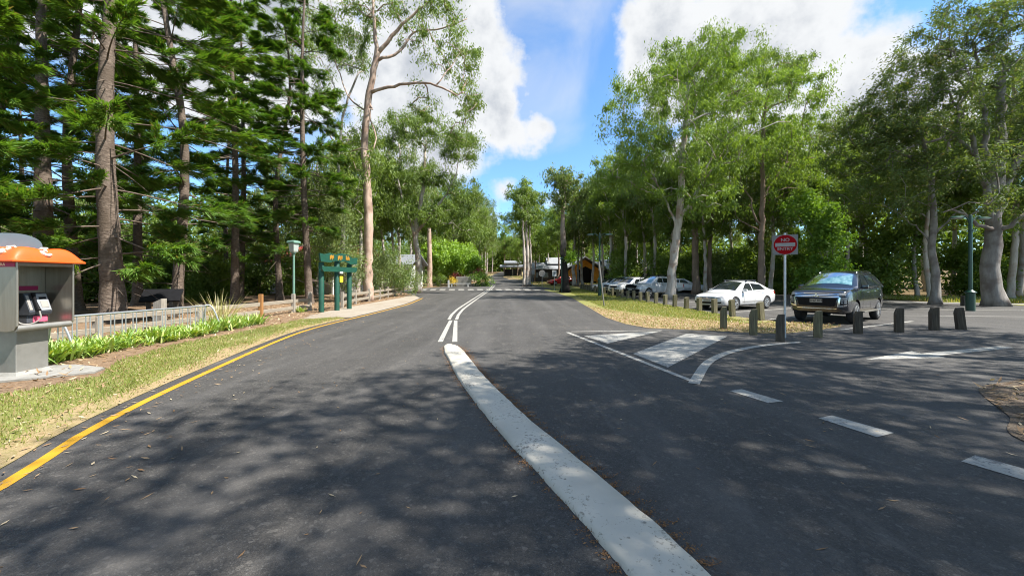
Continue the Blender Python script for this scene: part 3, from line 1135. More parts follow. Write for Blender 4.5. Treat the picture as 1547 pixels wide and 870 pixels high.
def gum_tree(name, base, trunk, r0, blobs, leaf, bark, limbs=(), seed=1, attach=0.35, r_top=0.35, per=95, ln=0.24, wd=0.062, spread=0.62, droop=0.9,
             min_cnt=1, label=None, cat='tree', group=None, step=0.6, flare=1.5, sides=9, tip_r=0.014, wind=(0, 0, 0), clump_flat=0.95, lobes=0.05, dens=1.0):
    """trunk and limbs: points relative to the base; blobs: (x, y, z, rx, ry, rz, clumps) filled with twigs and leaf clumps"""
    rng = np.random.default_rng(seed)
    root = empty(name, (base[0], base[1], zg(base[1]) - 0.03), 0, label, cat, group)
    sk = Skel()
    T = smooth_line3(trunk, 0.5)
    T += np.concatenate([np.zeros((1, 3)), rng.normal(0, 0.035, (len(T) - 1, 3)) * [1, 1, 0]], 0)
    s = np.linspace(0, 1, len(T))
    rad = r0 * (1 - (1 - r_top) * s ** 0.85)
    hgt = T[:, 2]
    rad = rad * (1 + (flare - 1) * np.exp(-np.maximum(hgt, 0) / (0.9 * r0 + 0.12)))
    rad *= 1 + rng.normal(0, 0.02, len(rad))
    tid = sk.chain(T, rad)
    n_try = max(0, int(len(T) * attach))
    ok = set(tid[n_try:])
    for (pts, ra) in limbs:
        Lm = smooth_line3(pts, 0.45)
        Lm[1:-1] += rng.normal(0, 0.04, (len(Lm) - 2, 3))
        d = [np.linalg.norm(sk.P[i] - Lm[0]) for i in range(len(sk.P))]
        pa = int(np.argmin(d))
        ss = np.linspace(0, 1, len(Lm))
        ids = sk.chain(Lm[1:], (ra * (1 - 0.72 * ss))[1:], pa)
        ok |= set(ids[max(1, len(ids) // 3):])
    nfix = len(sk.P)
    # clump targets
    tg = []
    for (x, y, z, rx, ry, rz, n) in blobs:
        d = rand_dirs(rng, n)
        r = rng.random(n) ** 0.42
        q = np.array([x, y, z]) + d * r[:, None] * np.array([rx, ry, rz])
        tg.append(q)
    tg = np.concatenate(tg, 0)
    cx = np.array([np.mean(T[n_try:, 0]), np.mean(T[n_try:, 1])])
    # nearest to the frame first
    A0 = np.array([sk.P[i] for i in sorted(ok)])
    dmin = np.array([np.min(np.linalg.norm(A0 - q, axis=1)) for q in tg])
    order = np.argsort(dmin)
    nodes = list(sorted(ok))
    NP = np.array([sk.P[i] for i in nodes])
    tips = []
    for k in order:
        q = tg[k]
        dv = q - NP
        dist = np.linalg.norm(dv, axis=1)
        pen = np.maximum(0, 0.45 * np.linalg.norm(dv[:, :2], axis=1) - dv[:, 2])
        j = int(np.argmin(dist + 0.9 * pen))
        p0 = NP[j]
        d = dist[j]
        m = max(2, int(d / step))
        up = min(0.25 * d, 0.9)
        tt = np.linspace(0, 1, m + 1)[1:]
        path = p0 + (q - p0) * tt[:, None]
        path[:, 2] += up * np.sin(tt * pi) * 0.55
        path[:-1] += rng.normal(0, 0.05 + 0.02 * d, (m - 1, 3)) if m > 1 else 0
        ids = sk.chain(path, None, nodes[j])
        nodes += ids
        NP = np.vstack([NP, path])
        tips.append(ids[-1])
    n = len(sk.P)
    cnt = np.zeros(n)
    for t_ in tips:
        cnt[t_] += 1
    par = np.array(sk.par)
    for i in range(n - 1, -1, -1):
        if par[i] >= 0:
            cnt[par[i]] += cnt[i]
    R_ = np.zeros(n)
    for i in range(n):
        if sk.fix[i] is not None:
            R_[i] = sk.fix[i]
        else:
            R_[i] = max(tip_r * 0.7, tip_r * cnt[i] ** 0.55)
            if par[i] >= 0:
                R_[i] = min(R_[i], 0.8 * R_[par[i]] if sk.fix[par[i]] is not None else R_[par[i]])
    kids = [[] for _ in range(n)]
    for i in range(n):
        if par[i] >= 0:
            kids[par[i]].append(i)
    mb_v, mb_f = [], []

    def emit(start):
        stack = [start]
        while stack:
            st = stack.pop()
            path = [par[st], st] if par[st] >= 0 else [st]
            cur = st
            while kids[cur]:
                ks = sorted(kids[cur], key=lambda c: (sk.fix[c] is not None and sk.fix[cur] is not None, cnt[c]), reverse=True)
                nxt = ks[0]
                for c in ks[1:]:
                    stack.append(c)
                path.append(nxt)
                cur = nxt
            if cnt[st] < min_cnt and sk.fix[st] is None:
                continue
            Pp = np.array([sk.P[i] for i in path])
            rr = np.array([R_[i] for i in path])
            if par[st] >= 0:
                rr[0] = min(R_[par[st]] * 0.85, rr[1] * 1.35)
            if sk.fix[cur] is None:
                rr[-1] *= 0.6
            big = rr.max()
            ns = sides if big > 0.09 else (6 if big > 0.04 else 4)
            v, f = tube_np(Pp, rr, ns, cap=big > 0.05)
            if big > 0.2:
                v = lumpy(v, Pp, ns, lobes, seed)
            b = len(mb_v)
            mb_v.extend(v.tolist())
            mb_f.extend([tuple(i + b for i in ff) for ff in f])
    emit(0)
    link_mesh('trunk', mb_v, mb_f, bark, root, smooth=True)
    # leaves
    tp = np.array([sk.P[i] for i in tips])
    C = np.repeat(tp, int(per * dens), 0)
    m = len(C)
    sz = np.repeat(rng.uniform(.5, 1.45, len(tp)), int(per * dens))[:, None]
    q = rng.normal(0, 1, (m, 3)) * sz
    C = C + q * np.array([spread, spread, spread * clump_flat]) * 0.42
    D = rand_dirs(rng, m) * 0.75 + np.array([0, 0, -droop]) + np.array(wind)
    Nn = rand_dirs(rng, m) * 0.9 + q * 0.5 + np.array([0, 0, 0.35])
    V = leaf_quads(C, D, Nn, ln * rng.uniform(0.7, 1.35, m), wd * rng.uniform(0.8, 1.3, m))
    quads_obj('crown', V, leaf, root)
    return root


def hoop_pine(name, base, H, r0, seed, z0=2.5, L0=3.6, leaf=None, label=None, group=None, whorl=1.0, per=112, bare=None, cat='tree', tuft=0.32, nb=(3, 6), top=1.0, side=None):
    rng = np.random.default_rng(seed)
    root = empty(name, (base[0], base[1], zg(base[1]) - 0.03), 0, label, cat, group)
    T = smooth_line3([(0, 0, 0), (rng.normal(0, .16), rng.normal(0, .16), H * .35), (rng.normal(0, .28), rng.normal(0, .28), H * .7), (0, 0, H)], 0.5)
    s = T[:, 2] / H
    rad = r0 * (1 - 0.9 * s) * (1 + 0.45 * np.exp(-T[:, 2] / (0.9 * r0 + 0.2)))
    rad *= 1 + 0.05 * np.sin(T[:, 2] * 7.4)
    mb_v, mb_f = [], []

    def tube(P, r, n):
        v, f = tube_np(P, r, n, cap=False)
        b = len(mb_v)
        mb_v.extend(v.tolist())
        mb_f.extend([tuple(i + b for i in ff) for ff in f])
    tube(T, rad, 11)
    LC, LD, LN = [], [], []
    z = z0
    # thin dead twigs below the crown
    for _ in range(34):
        zz = rng.uniform(1.3, z0 + 10)
        a = rng.random() * 2 * pi
        c = np.array([np.interp(zz, T[:, 2], T[:, 0]), np.interp(zz, T[:, 2], T[:, 1]), zz])
        l = rng.uniform(0.8, 2.2)
        d = np.array([math.cos(a), math.sin(a), rng.normal(-0.1, 0.25)])
        P = np.array([c + d * l * t + np.array([0, 0, -0.12 * l * t * t]) for t in np.linspace(0, 1, 5)])
        tube(P, np.linspace(0.02, 0.005, 5), 4)
    while z < H - 0.3:
        f = (z - z0) / (H - z0)
        L = L0 * (min(1, 0.55 + 2.2 * f) * (1 - f ** 1.7 * 0.86))
        k = rng.integers(nb[0], nb[1])
        a0 = rng.random() * 2 * pi
        for i in range(k):
            a = a0 + 2 * pi * i / k + rng.normal(0, 0.45)
            l = L * rng.uniform(0.65, 1.18)
            if side is not None:
                l *= 1 + 0.45 * math.cos(a - side)
            c = np.array([np.interp(z, T[:, 2], T[:, 0]), np.interp(z, T[:, 2], T[:, 1]), z + rng.normal(0, 0.38)])
            rise = 0.3 * f + rng.normal(-0.02, 0.2)
            d = np.array([math.cos(a), math.sin(a), 0])
            sv = np.array([-d[1], d[0], 0])
            bend = rng.normal(0, 0.12)
            ts = np.linspace(0, 1, 8)
            P = c + d * l * ts[:, None] + sv * (bend * l * ts ** 2)[:, None]
            P[:, 2] += l * (rise * ts - 0.3 * ts ** 2 + 0.22 * ts ** 3)
            tube(P, np.linspace(0.035, 0.008, 8) * (0.6 + 0.5 * (1 - f)), 5)
            # branchlets along the outer part, feathery tufts on each
            n_s = int(5 + l * 2.2)
            for q in range(n_s):
                t = 0.48 + 0.52 * (q + rng.random() * 0.6) / n_s
                p = np.array([np.interp(t, ts, P[:, j]) for j in range(3)])
                sg = 1 if q % 2 else -1
                ang = rng.uniform(0.35, 1.0) * sg * (1.1 - 0.6 * t)
                dd = d * math.cos(ang) + sv * math.sin(ang) + np.array([0, 0, rng.normal(0.02, 0.2)])
                ll = (0.35 + 0.95 * (1 - t)) * rng.uniform(0.7, 1.25) * (0.6 + 0.14 * l)
                pe = p + dd * ll
                n = int(per * (0.6 + 0.5 * ll))
                u = rng.random(n) ** 0.7
                C = p + dd * (ll * u)[:, None] + rng.normal(0, 0.05, (n, 3))
                D = dd * 1.25 + rand_dirs(rng, n) * 0.62 + np.array([0, 0, -0.16])
                LC.append(C)
                LD.append(D)
                LN.append(rand_dirs(rng, n) * 0.55 + np.array([0, 0, 1.0]))
        z += whorl * rng.uniform(0.75, 1.3)
    link_mesh('trunk', mb_v, mb_f, M['pine_bark'], root, smooth=True)
    C, D, Nn = np.concatenate(LC), np.concatenate(LD), np.concatenate(LN)
    m = len(C)
    V = leaf_quads(C, D, Nn, tuft * rng.uniform(0.5, 1.25, m), 0.036 * rng.uniform(0.7, 1.3, m), 0.35)
    quads_obj('crown', V, leaf or M['pine_leaf'], root)
    return root


def shrub(name, base, blobs, leaf, seed, per=60, ln=0.16, wd=0.07, label=None, cat='shrub', group=None, stems=5, bark=None, h0=0.3, droop=0.1, spread=0.4):
    rng = np.random.default_rng(seed)
    root = empty(name, (base[0], base[1], zg(base[1]) - 0.03), 0, label, cat, group)
    mv, mf = [], []
    tg = []
    for (x, y, z, rx, ry, rz, n) in blobs:
        d = rand_dirs(rng, n)
        q = np.array([x, y, z]) + d * (rng.random(n) ** 0.4)[:, None] * np.array([rx, ry, rz])
        q[:, 2] = np.maximum(q[:, 2], 0.12)
        tg.append(q)
    tg = np.concatenate(tg)
    for i in range(stems):
        q = tg[rng.integers(len(tg))] 
        p0 = np.array([rng.normal(0, 0.12), rng.normal(0, 0.12), 0])
        P = smooth_line3([p0, p0 + (q - p0) * [0.3, 0.3, 0.55] + rng.normal(0, 0.05, 3), q], 0.4)
        v, f = tube_np(P, np.linspace(0.045, 0.012, len(P)), 5, False)
        b = len(mv)
        mv.extend(v.tolist())
        mf.extend([tuple(i_ + b for i_ in ff) for ff in f])
    link_mesh('stem', mv, mf, bark or M['grey_bark'], root, smooth=True)
    C = np.repeat(tg, per, 0)
    m = len(C)
    C = C + rng.normal(0, spread * 0.6, (m, 3))
    C[:, 2] = np.maximum(C[:, 2], 0.04)
    D = rand_dirs(rng, m) + np.array([0, 0, -droop])
    V = leaf_quads(C, D, rand_dirs(rng, m) + np.array([0, 0, 0.5]) + (C - np.repeat(tg, per, 0)) / spread * .6, ln * rng.uniform(0.6, 1.3, m), wd * rng.uniform(0.7, 1.3, m), 0.5)
    quads_obj('foliage', V, leaf, root)
    return root


def again(proto, x, y, rz, sc, label, group, dz=0.0):
    c = copy_tree(proto)
    c.location = (x, y, zg(y) - 0.03 + dz)
    c.rotation_euler = (0, 0, rz)
    c.scale = (sc, sc, sc)
    c['label'] = label
    if group:
        c['group'] = group
    elif 'group' in c:
        del c['group']
    return c


def rx(px, py, Y, base):
    """offset from a tree's base of a pixel taken at depth Y"""
    x = (px - 773.5) / FOC * Y
    z = CAM_H - (py - 422.0) / FOC * Y
    return (x - base[0], Y - base[1], z - zg(base[1]))


rt = np.random.default_rng(77)

# ---- hoop pines along the left garden
G_PINE = 'tall dark pines in the garden left of the road'
B = (-15.2, 14.7)
p_big = hoop_pine('pine_tree', B, 22, 0.36, 5, z0=2.3, L0=3.8, label='thick-trunked dark pine standing right behind the bicycle rack, with low bright branches', group=G_PINE, per=124, side=0.3)
p_b = hoop_pine('pine_tree', (-16.6, 19.0), 24, 0.25, 6, z0=3.6, L0=3.4, label='slimmer dark pine beyond the bicycle rack, its trunk beside the dark sign panel', group=G_PINE, side=0.0)
p_c = hoop_pine('pine_tree', (-17.3, 24.0), 25, 0.24, 7, z0=4.0, L0=3.0, label='pine with a pale bare lower trunk behind the brown fence post', group=G_PINE)
p_d = hoop_pine('pine_tree', (-12.9, 24.5), 24, 0.23, 8, z0=4.6, L0=2.9, label='slender reddish-trunked pine between the garden lamp and the green gateway', group=G_PINE, per=100, whorl=.9, nb=(4, 6))
for (pr, x, y, rz, sc, lb) in (
        (p_big, -20.9, 17.2, 1.2, 0.98, 'dark pine rising behind the orange payphone hood, nearest of those two'),
        (p_b, -22.2, 19.6, 2.6, 1.02, 'dark pine just right of the payphone, one row behind the thick pine'),
        (p_big, -18.3, 12.6, 4.0, 0.95, 'dense dark pine at the edge of view over the payphone'),
        (p_c, -22.4, 23.0, 0.7, 1.02, 'dark pine behind the leaning dark sign panel'),
        (p_b, -17.2, 28.5, 3.3, 0.95, 'pine behind the garden lamp post, its trunk left of the lantern'),
        (p_d, -20.5, 29.0, 2.2, 1.0, 'thin pine farther back between the two pale-trunked pines')):
    again(pr, x, y, rz, sc, lb, G_PINE)
back_label = 'dark pine in the back rows of the garden wood'
for (pr, x, y, rz, sc) in ((p_big, -24.5, 14.8, 2.2, 1.0), (p_b, -28, 21, 4.1, 1.0), (p_b, -31, 29, 1, .95),  (p_c, -26, 35, 2, .9), (p_c, -36, 24, 5, 1.0), (p_big, -46, 36, 3.5, .9)):
    again(pr, x, y, rz, sc, back_label, 'dark pines in the back rows of the garden wood')

# ---- big gum on the left
B = (-10.3, 27.5)
L_ = lambda px, py, dy=0.0: rx(px, py, B[1] + dy, B)
gum_tree('gum_tree', B, [(0, 0, 0), L_(556, 400), L_(556, 300), L_(551, 225), L_(554, 175), L_(560, 128), L_(571, 80)], 0.36,
         [L_(600, 20, 1) + (3.0, 3, 2.2, 28), L_(668, 10, 0) + (2.2, 2.4, 1.5, 25), L_(700, 90, 1) + (1.5, 2, 2.0, 28), L_(706, 150, 0) + (1.1, 1.6, 1.7, 21), L_(655, 60, -1) + (2, 2, 1.6, 16), L_(555, -20, 1) + (2.6, 3, 2.5, 39), L_(520, 70, 2) + (2.0, 2.4, 1.8, 18), L_(500, 30, 0) + (2.2, 2, 2, 18), L_(640, 150, 1) + (1.6, 2, 1.2, 10), L_(700, 200, 1) + (1.0, 1.2, 0.9, 7), L_(640, -60, 0) + (4, 3, 2.5, 36), L_(545, 245, -.6) + (1.6, 1.2, 1.6, 10)],
         M['gum_leaf'], M['gum_pink'],
         limbs=[([L_(571, 80), L_(566, 40), L_(563, 0), L_(556, -60)], 0.15), ([L_(571, 80), L_(600, 45), L_(640, 8), L_(665, -20)], 0.15), ([L_(568, 90), L_(604, 78, .5), L_(625, 48, .8), L_(668, 42, 1), L_(706, 28, 1)], 0.11),
                ([L_(560, 138), L_(604, 128, -.4), L_(640, 125, -.8), L_(668, 130, -1), L_(692, 142, -1), L_(706, 120, 0)], 0.12), ([L_(556, 170), L_(530, 150, 1), L_(512, 110, 1.6), L_(498, 60, 2)], 0.07), ([L_(662, 128, -1), L_(684, 95, 0), L_(702, 70, .4)], 0.05)],
         seed=21, attach=0.8, r_top=0.6, per=80, label='very tall pinkish gum with one long bare sideways limb, left of the road', cat='tree', flare=1.35, spread=0.55)
# second gum beside it, behind the gateway
B = (-13.5, 31)
L_ = lambda px, py, dy=0.0: rx(px, py, B[1] + dy, B)
gum_tree('gum_tree', B, [(0, 0, 0), L_(518, 330), L_(512, 230), L_(522, 160), L_(542, 110)], 0.2,
         [L_(500, 60, 1) + (3.4, 3, 3, 44), L_(540, 60) + (2.2, 2, 2.8, 26), L_(455, 50, 1) + (3.2, 2.6, 3, 36), L_(500, 150) + (2.8, 2.4, 2.4, 26), L_(430, 130, 1) + (2.8, 2.4, 2.6, 24), L_(535, 215) + (2, 2, 2.4, 22), L_(540, 300) + (2, 2, 2.2, 22), L_(490, 290) + (2, 2, 2.2, 20)], M['gum_leaf'], M['gum_bark'],
         limbs=[([L_(512, 230), L_(495, 190), L_(505, 130), L_(480, 80)], 0.08)], seed=22, attach=0.5, per=70, label='thin pale gum leaning behind the tall pinkish gum', spread=0.6)
# broad gums right of the big one
B = (-9.8, 40)
L_ = lambda px, py, dy=0.0: rx(px, py, B[1] + dy, B)
g_broad = gum_tree('gum_tree', B, [(0, 0, 0), L_(632, 390), L_(628, 350), L_(640, 280), L_(642, 230)], 0.38,
                   [L_(655, 200) + (3.0, 3, 1.8, 44), L_(612, 190, 1) + (2.6, 2.4, 1.6, 34), L_(700, 225) + (2.2, 2.4, 1.9, 34), L_(645, 262, -1) + (3.0, 2.6, 1.5, 38), L_(590, 262, 1) + (2.6, 2.4, 1.8, 32), L_(704, 290) + (1.8, 2, 1.6, 26), L_(612, 320, -1) + (2.6, 2.4, 1.5, 30), L_(665, 325) + (2.8, 2.4, 1.3, 30), L_(712, 345, -1) + (1.5, 1.8, 1.2, 14), L_(575, 215, 1) + (2, 2, 1.8, 22), L_(580, 330, 0) + (2, 2, 1.5, 18)],
                   M['gum_leaf'], M['gum_bark'], limbs=[([L_(628, 355), L_(610, 310), L_(600, 260)], 0.2), ([L_(630, 350), L_(670, 300), L_(690, 260)], 0.18)], seed=23, attach=0.5, per=140, ln=0.26, wd=0.07,
                   label='broad leafy olive-green gum beyond the rail fence, left of the bare pole trunk', spread=0.75, min_cnt=1)
# grey-green small tree over the gateway fence
shrub('bushy_tree', (-11.7, 26.5), [(-0.4, 0, 4.0, 1.7, 1.5, 1.7, 50), (0.2, 0, 2.2, 1.7, 1.3, 1.4, 44), (-0.4, 0, 6.1, 1.1, 1.1, 1.4, 24), (1.0, 3.2, 2.6, 1.5, 1.4, 1.6, 34), (.8, 6, 2.0, 1.6, 1.6, 1.5, 36)], M['wattle_leaf'], 31, per=100, ln=0.17, wd=0.05,
      label='bushy grey-green tree growing over the rail fence beside the tall pinkish gum', cat='tree', stems=9, droop=0.5, spread=0.42)
shrub('bushy_tree', (-11.2, 33.5), [(0, 0, 2.6, 2.6, 2, 2.2, 60), (2, 1, 1.6, 1.8, 1.6, 1.4, 30)], M['gum_leaf_grey'], 32, per=90, ln=0.18, wd=0.06, label='rounded dull green tree behind the far end of the rail fence', cat='tree', stems=7, droop=0.4)
# lime-green tree, shrubs by the far junction
shrub('leafy_tree', (-9.4, 62.5), [(0, 0, 4.3, 4.4, 3.6, 3.0, 120), (-3.2, 0, 5.6, 3.0, 2.6, 2.2, 50), (3.2, 0, 3.2, 2.3, 2.4, 1.8, 40)], M['lime_leaf'], 33, per=95, ln=0.32, wd=0.17, label='rounded bright lime-green tree behind the white bench and red shrubs', cat='tree', stems=8, spread=0.55)
shrub('shrub', (-10.8, 57.8), [(0, 0, 1.0, 1.2, 1, 0.9, 16)], M['shrub_leaf'], 34, per=70, ln=0.2, wd=0.08, label='dark green shrub right of the bare pole trunk', spread=0.35)
shrub('shrub', (-8.8, 57.5), [(0, 0, .9, .42, .4, .7, 8)], M['yellow_leaf'], 35, per=60, ln=0.2, wd=0.08, label='yellow-leaved shrub beside the dark green shrub', spread=0.3)
shrub('shrub', (-8.3, 59.5), [(0, 0, 1.3, .8, .5, 1.2, 12), (3.2, 0, 1.8, 1.1, .5, 1.0, 12)], M['red_leaf'], 36, per=60, ln=0.22, wd=0.09, label='dark red shrub under the lime-green tree', spread=0.35)
shrub('shrub', (-4.6, 58.5), [(0, 0, 1.2, 1.9, 1.2, 1.2, 36)], M['shrub_leaf_bright'], 37, per=80, ln=0.22, wd=0.09, label='mid-green rounded shrub at the road corner right of the white bench', spread=0.4)
shrub('shrub', (-13.0, 45.5), [(0, 0, 1.2, 1.6, 1.2, 1.2, 26)], M['shrub_leaf_bright'], 38, per=80, ln=0.2, wd=0.08, label='yellow-green shrub beyond the end of the rail fence', spread=0.4)

shrub('bushy_tree', (-15.5, 31.5), [(0, 0, 3.4, 2.2, 2, 1.8, 60), (-2.0, 0, 2.2, 1.8, 1.6, 1.6, 40)], M['shrub_leaf'], 39, per=90, ln=0.2, wd=0.08, label='dense green small tree in front of the red-roofed house', cat='tree', stems=8, droop=0.4)

# ---- gums on the right of the road
B = (12.05, 29.2)
L_ = lambda px, py, dy=0.0: rx(px, py, B[1] + dy, B)
G_RG = 'gum trees round the car park'
gum_tree('gum_tree', B, [(0, 0, 0), L_(1016, 400), L_(1023, 350), L_(1028, 318), L_(1030, 260), L_(1036, 180), L_(1040, 120)], 0.36,
         [L_(1060, 120) + (5.0, 4.4, 3.4, 80), L_(985, 165) + (3.8, 4, 3.2, 54), L_(960, 230, 1) + (3.0, 3.6, 2.8, 34), L_(1090, 200, -1) + (4.6, 4, 3.6, 60), L_(1010, 245, -1) + (3.6, 3.4, 2.6, 36), L_(1100, 85, 0) + (2.4, 2.6, 1.3, 22),
          L_(930, 275, 2) + (2.2, 3, 1.8, 18), L_(1055, 295, -2) + (3, 2.6, 1.5, 18), L_(1030, 90) + (2.4, 2.6, 1.6, 20)],
         M['gum_leaf_bright'], M['gum_bark'], limbs=[([L_(1028, 325), L_(1048, 300, -.6), L_(1062, 262, -1.2), L_(1085, 220, -1.5)], 0.15), ([L_(1025, 345), L_(1000, 290, .5), L_(985, 262, 1), L_(965, 250, 1)], 0.1), ([L_(1030, 270), L_(1018, 215), L_(1000, 180)], 0.1), ([L_(1035, 200), L_(1060, 140)], 0.1)],
         seed=41, attach=0.6, r_top=0.4, per=150, ln=0.24, wd=0.062, spread=0.66, label='pale leaning gum rising beside the silver utility truck, with a broad bright crown', group=G_RG)
B = (18.2, 38)
L_ = lambda px, py, dy=0.0: rx(px, py, B[1] + dy, B)
g_tall = gum_tree('gum_tree', B, [(0, 0, 0), L_(1050, 350), L_(1049, 250), L_(1056, 180), L_(1075, 110)], 0.36,
                  [L_(1090, 90) + (4.4, 4.4, 2.6, 46), L_(1130, 130) + (4.6, 4.4, 3, 54), L_(1170, 120, 2) + (3.2, 3.4, 2.2, 34), L_(1040, 130) + (4, 4, 3, 34), L_(1200, 105, 1) + (2.2, 2.4, 1.2, 18), L_(1080, 220) + (4.4, 4, 3, 36), L_(1010, 110, 0) + (3.2, 3, 2.2, 20)],
                  M['gum_leaf'], M['gum_brown'], seed=42, attach=0.45, per=140, ln=0.26, wd=0.07, spread=0.72, label='straight brown-trunked gum standing just behind the pale leaning gum', group=G_RG)
B = (19.4, 30.0)
L_ = lambda px, py, dy=0.0: rx(px, py, B[1] + dy, B)
gum_tree('gum_tree', B, [(0, 0, 0), L_(1150, 380), L_(1151, 340), L_(1152, 270), L_(1152, 210), L_(1158, 150)], 0.25,
         [L_(1150, 200) + (4.4, 4, 3.4, 60), L_(1195, 240) + (3.6, 3.4, 2.8, 40), L_(1110, 240, -1) + (3.2, 3.2, 2.4, 30), L_(1190, 150, 0) + (3, 3, 2.2, 28), L_(1165, 300, 1) + (3.4, 3, 1.4, 18), L_(1255, 190, 2) + (2.6, 2.6, 1.6, 14), L_(1215, 115, 0) + (1.8, 2, 1.0, 10)],
         M['gum_leaf_bright'], M['gum_brown'], limbs=[([L_(1150, 342), L_(1138, 322), L_(1136, 300), L_(1120, 280)], 0.09), ([L_(1148, 346), L_(1128, 338, -.5), L_(1112, 326, -.8)], 0.06), ([L_(1152, 300), L_(1170, 270), L_(1190, 240)], 0.08)],
         seed=43, attach=0.5, r_top=0.45, per=145, ln=0.235, wd=0.06, spread=0.64, label='brown-trunked gum rising behind the white sedan', group=G_RG)
# the big spreading gum and its neighbours on the right
B = (28.4, 22.6)
L_ = lambda px, py, dy=0.0: rx(px, py, B[1] + dy, B)
gum_tree('gum_tree', B, [(0, 0, 0), L_(1496, 420), L_(1500, 370), L_(1503, 330), L_(1508, 270), L_(1512, 190), L_(1516, 120)], 0.44,
         [L_(1430, 130) + (3.0, 3.2, 2.2, 44), L_(1360, 150, 1) + (2.6, 3, 1.8, 32), L_(1320, 210, 1) + (2.2, 2.6, 1.5, 24), L_(1500, 60) + (4, 3.6, 2.6, 60), L_(1400, 200, 0) + (3, 3, 1.7, 34), L_(1350, 255, 2) + (2.6, 2.8, 1.4, 24), L_(1540, 150) + (3, 3, 2.6, 36), L_(1450, 40, 0) + (2.8, 3, 1.6, 30),
          L_(1560, -20) + (4.5, 4, 3, 50), L_(1590, 200, -1) + (3.5, 3, 3, 36), L_(1390, 95, 1) + (2, 2, 1.2, 14), L_(1620, 80) + (4, 4, 3.4, 44), L_(1460, 250, -1) + (2.6, 2.6, 1.2, 20), L_(1530, 300, -2) + (2.4, 2, 1.1, 10)],
         M['gum_leaf_dark'], M['grey_bark'],
         limbs=[([L_(1500, 345), L_(1485, 270), L_(1465, 200), L_(1435, 140)], 0.2), ([L_(1503, 330), L_(1530, 260), L_(1560, 200), L_(1600, 120)], 0.22), ([L_(1500, 350), L_(1478, 338, -.5), L_(1450, 318, -1), L_(1425, 320, -1.2)], 0.12), ([L_(1505, 300), L_(1490, 220), L_(1480, 120), L_(1470, 60)], 0.19),
                ([L_(1500, 350), L_(1525, 340, -.6), L_(1548, 322, -1), L_(1585, 312, -1)], 0.15), ([L_(1475, 230), L_(1420, 195, .5), L_(1370, 180, 1)], 0.12), ([L_(1460, 195), L_(1400, 215), L_(1345, 230, 1)], 0.1)],
         seed=44, attach=0.55, r_top=0.35, per=135, ln=0.21, wd=0.052, spread=0.58, label='massive grey-trunked gum spreading wide behind the green double-armed lamp', group=G_RG, flare=1.4, sides=22, lobes=.09, wind=(-0.35, 0, 0), droop=0.5, dens=1.0)
B = (26.4, 24.0)
L_ = lambda px, py, dy=0.0: rx(px, py, B[1] + dy, B)
gum_tree('gum_tree', B, [(0, 0, 0), L_(1413, 410), L_(1408, 370), L_(1410, 310), L_(1400, 240), L_(1385, 180)], 0.24,
         [L_(1370, 210) + (2.8, 3, 2, 34), L_(1310, 180, 1) + (2.2, 2.6, 1.4, 22), L_(1420, 260) + (2.6, 2.6, 1.6, 22), L_(1335, 290, 0) + (2.6, 2.6, 1.4, 20), L_(1290, 250, 1) + (1.8, 2, 1.2, 12), L_(1380, 320, 1) + (2.2, 2.2, 1.2, 12), L_(1275, 205, 1) + (1.3, 1.6, .9, 8)],
         M['gum_leaf_dark'], M['grey_bark'], limbs=[([L_(1409, 350), L_(1430, 335), L_(1446, 318), L_(1460, 322)], 0.07), ([L_(1408, 365), L_(1390, 345), L_(1375, 338)], 0.06), ([L_(1405, 260), L_(1360, 230), L_(1315, 200)], 0.1)],
         seed=45, attach=0.5, per=125, ln=0.21, wd=0.052, spread=0.6, label='grey gum with a bent trunk between the dark four wheel drive and the massive gum', group=G_RG, wind=(-0.35, 0, 0), droop=0.5)
shrub('leafy_tree', (23.4, 28.5), [(0, 0, 1.9, 1.9, 1.7, 1.6, 40), (0, 0, 4.0, 1.5, 1.4, 1.5, 34), (-.2, 0, 5.9, 1.1, 1.0, 1.3, 20), (-1.2, 0.8, 7.0, 1.7, 1.4, 1.3, 24), (0, 0, 0.9, 1.4, 1.4, 0.9, 16)], M['shrub_leaf_bright'], 51, per=90, ln=0.24, wd=0.13,
      label='light green leafy tree with tiered branches behind the dark four wheel drive', cat='tree', stems=8, spread=0.42)

# ---- prototypes and rows of woodland gums
protos = []
for i, (lf, bk, H, cw) in enumerate((('gum_leaf', 'gum_bark', 17, 3.2), ('gum_leaf_bright', 'gum_brown', 15, 3.0), ('gum_leaf_grey', 'gum_bark', 18, 3.4), ('gum_leaf_dark', 'grey_bark', 14, 3.6))):
    xs = [(2.0, 66), (8.8, 74), (-7.5, 73), (33, 36)][i]
    pr = gum_tree('woodland_gum', xs, [(0, 0, 0), (0.25, 0.1, H * .3), (-0.15, 0.2, H * .55), (0.3, 0, H * .8), (0.1, 0, H * .93)], 0.22,
                  [(0, 0, H * .88, cw * .7, cw * .7, 2.0, 26), (cw * .5, .5, H * .72, cw * .75, cw * .7, 2.0, 26), (-cw * .55, -.4, H * .68, cw * .75, cw * .7, 2.1, 26), (0.3, -cw * .5, H * .6, cw * .7, cw * .7, 1.8, 20), (-.3, cw * .5, H * .56, cw * .7, cw * .7, 1.8, 18), (0.6, 0, H * .45, cw * .6, cw * .6, 1.3, 9)],
                  M[lf], M[bk], seed=60 + i, attach=0.35, per=92, ln=0.32, wd=0.095, spread=0.8, sides=7, min_cnt=1, flare=1.25,
                  label=['slender pale gum in the middle of the far lawn right of the road', 'brown-trunked gum right of the far lawn in front of the dark hall', 'greyish gum on the left verge beyond the crossing', 'dark wide gum behind the car park'][i])
    protos.append(pr)
us = []
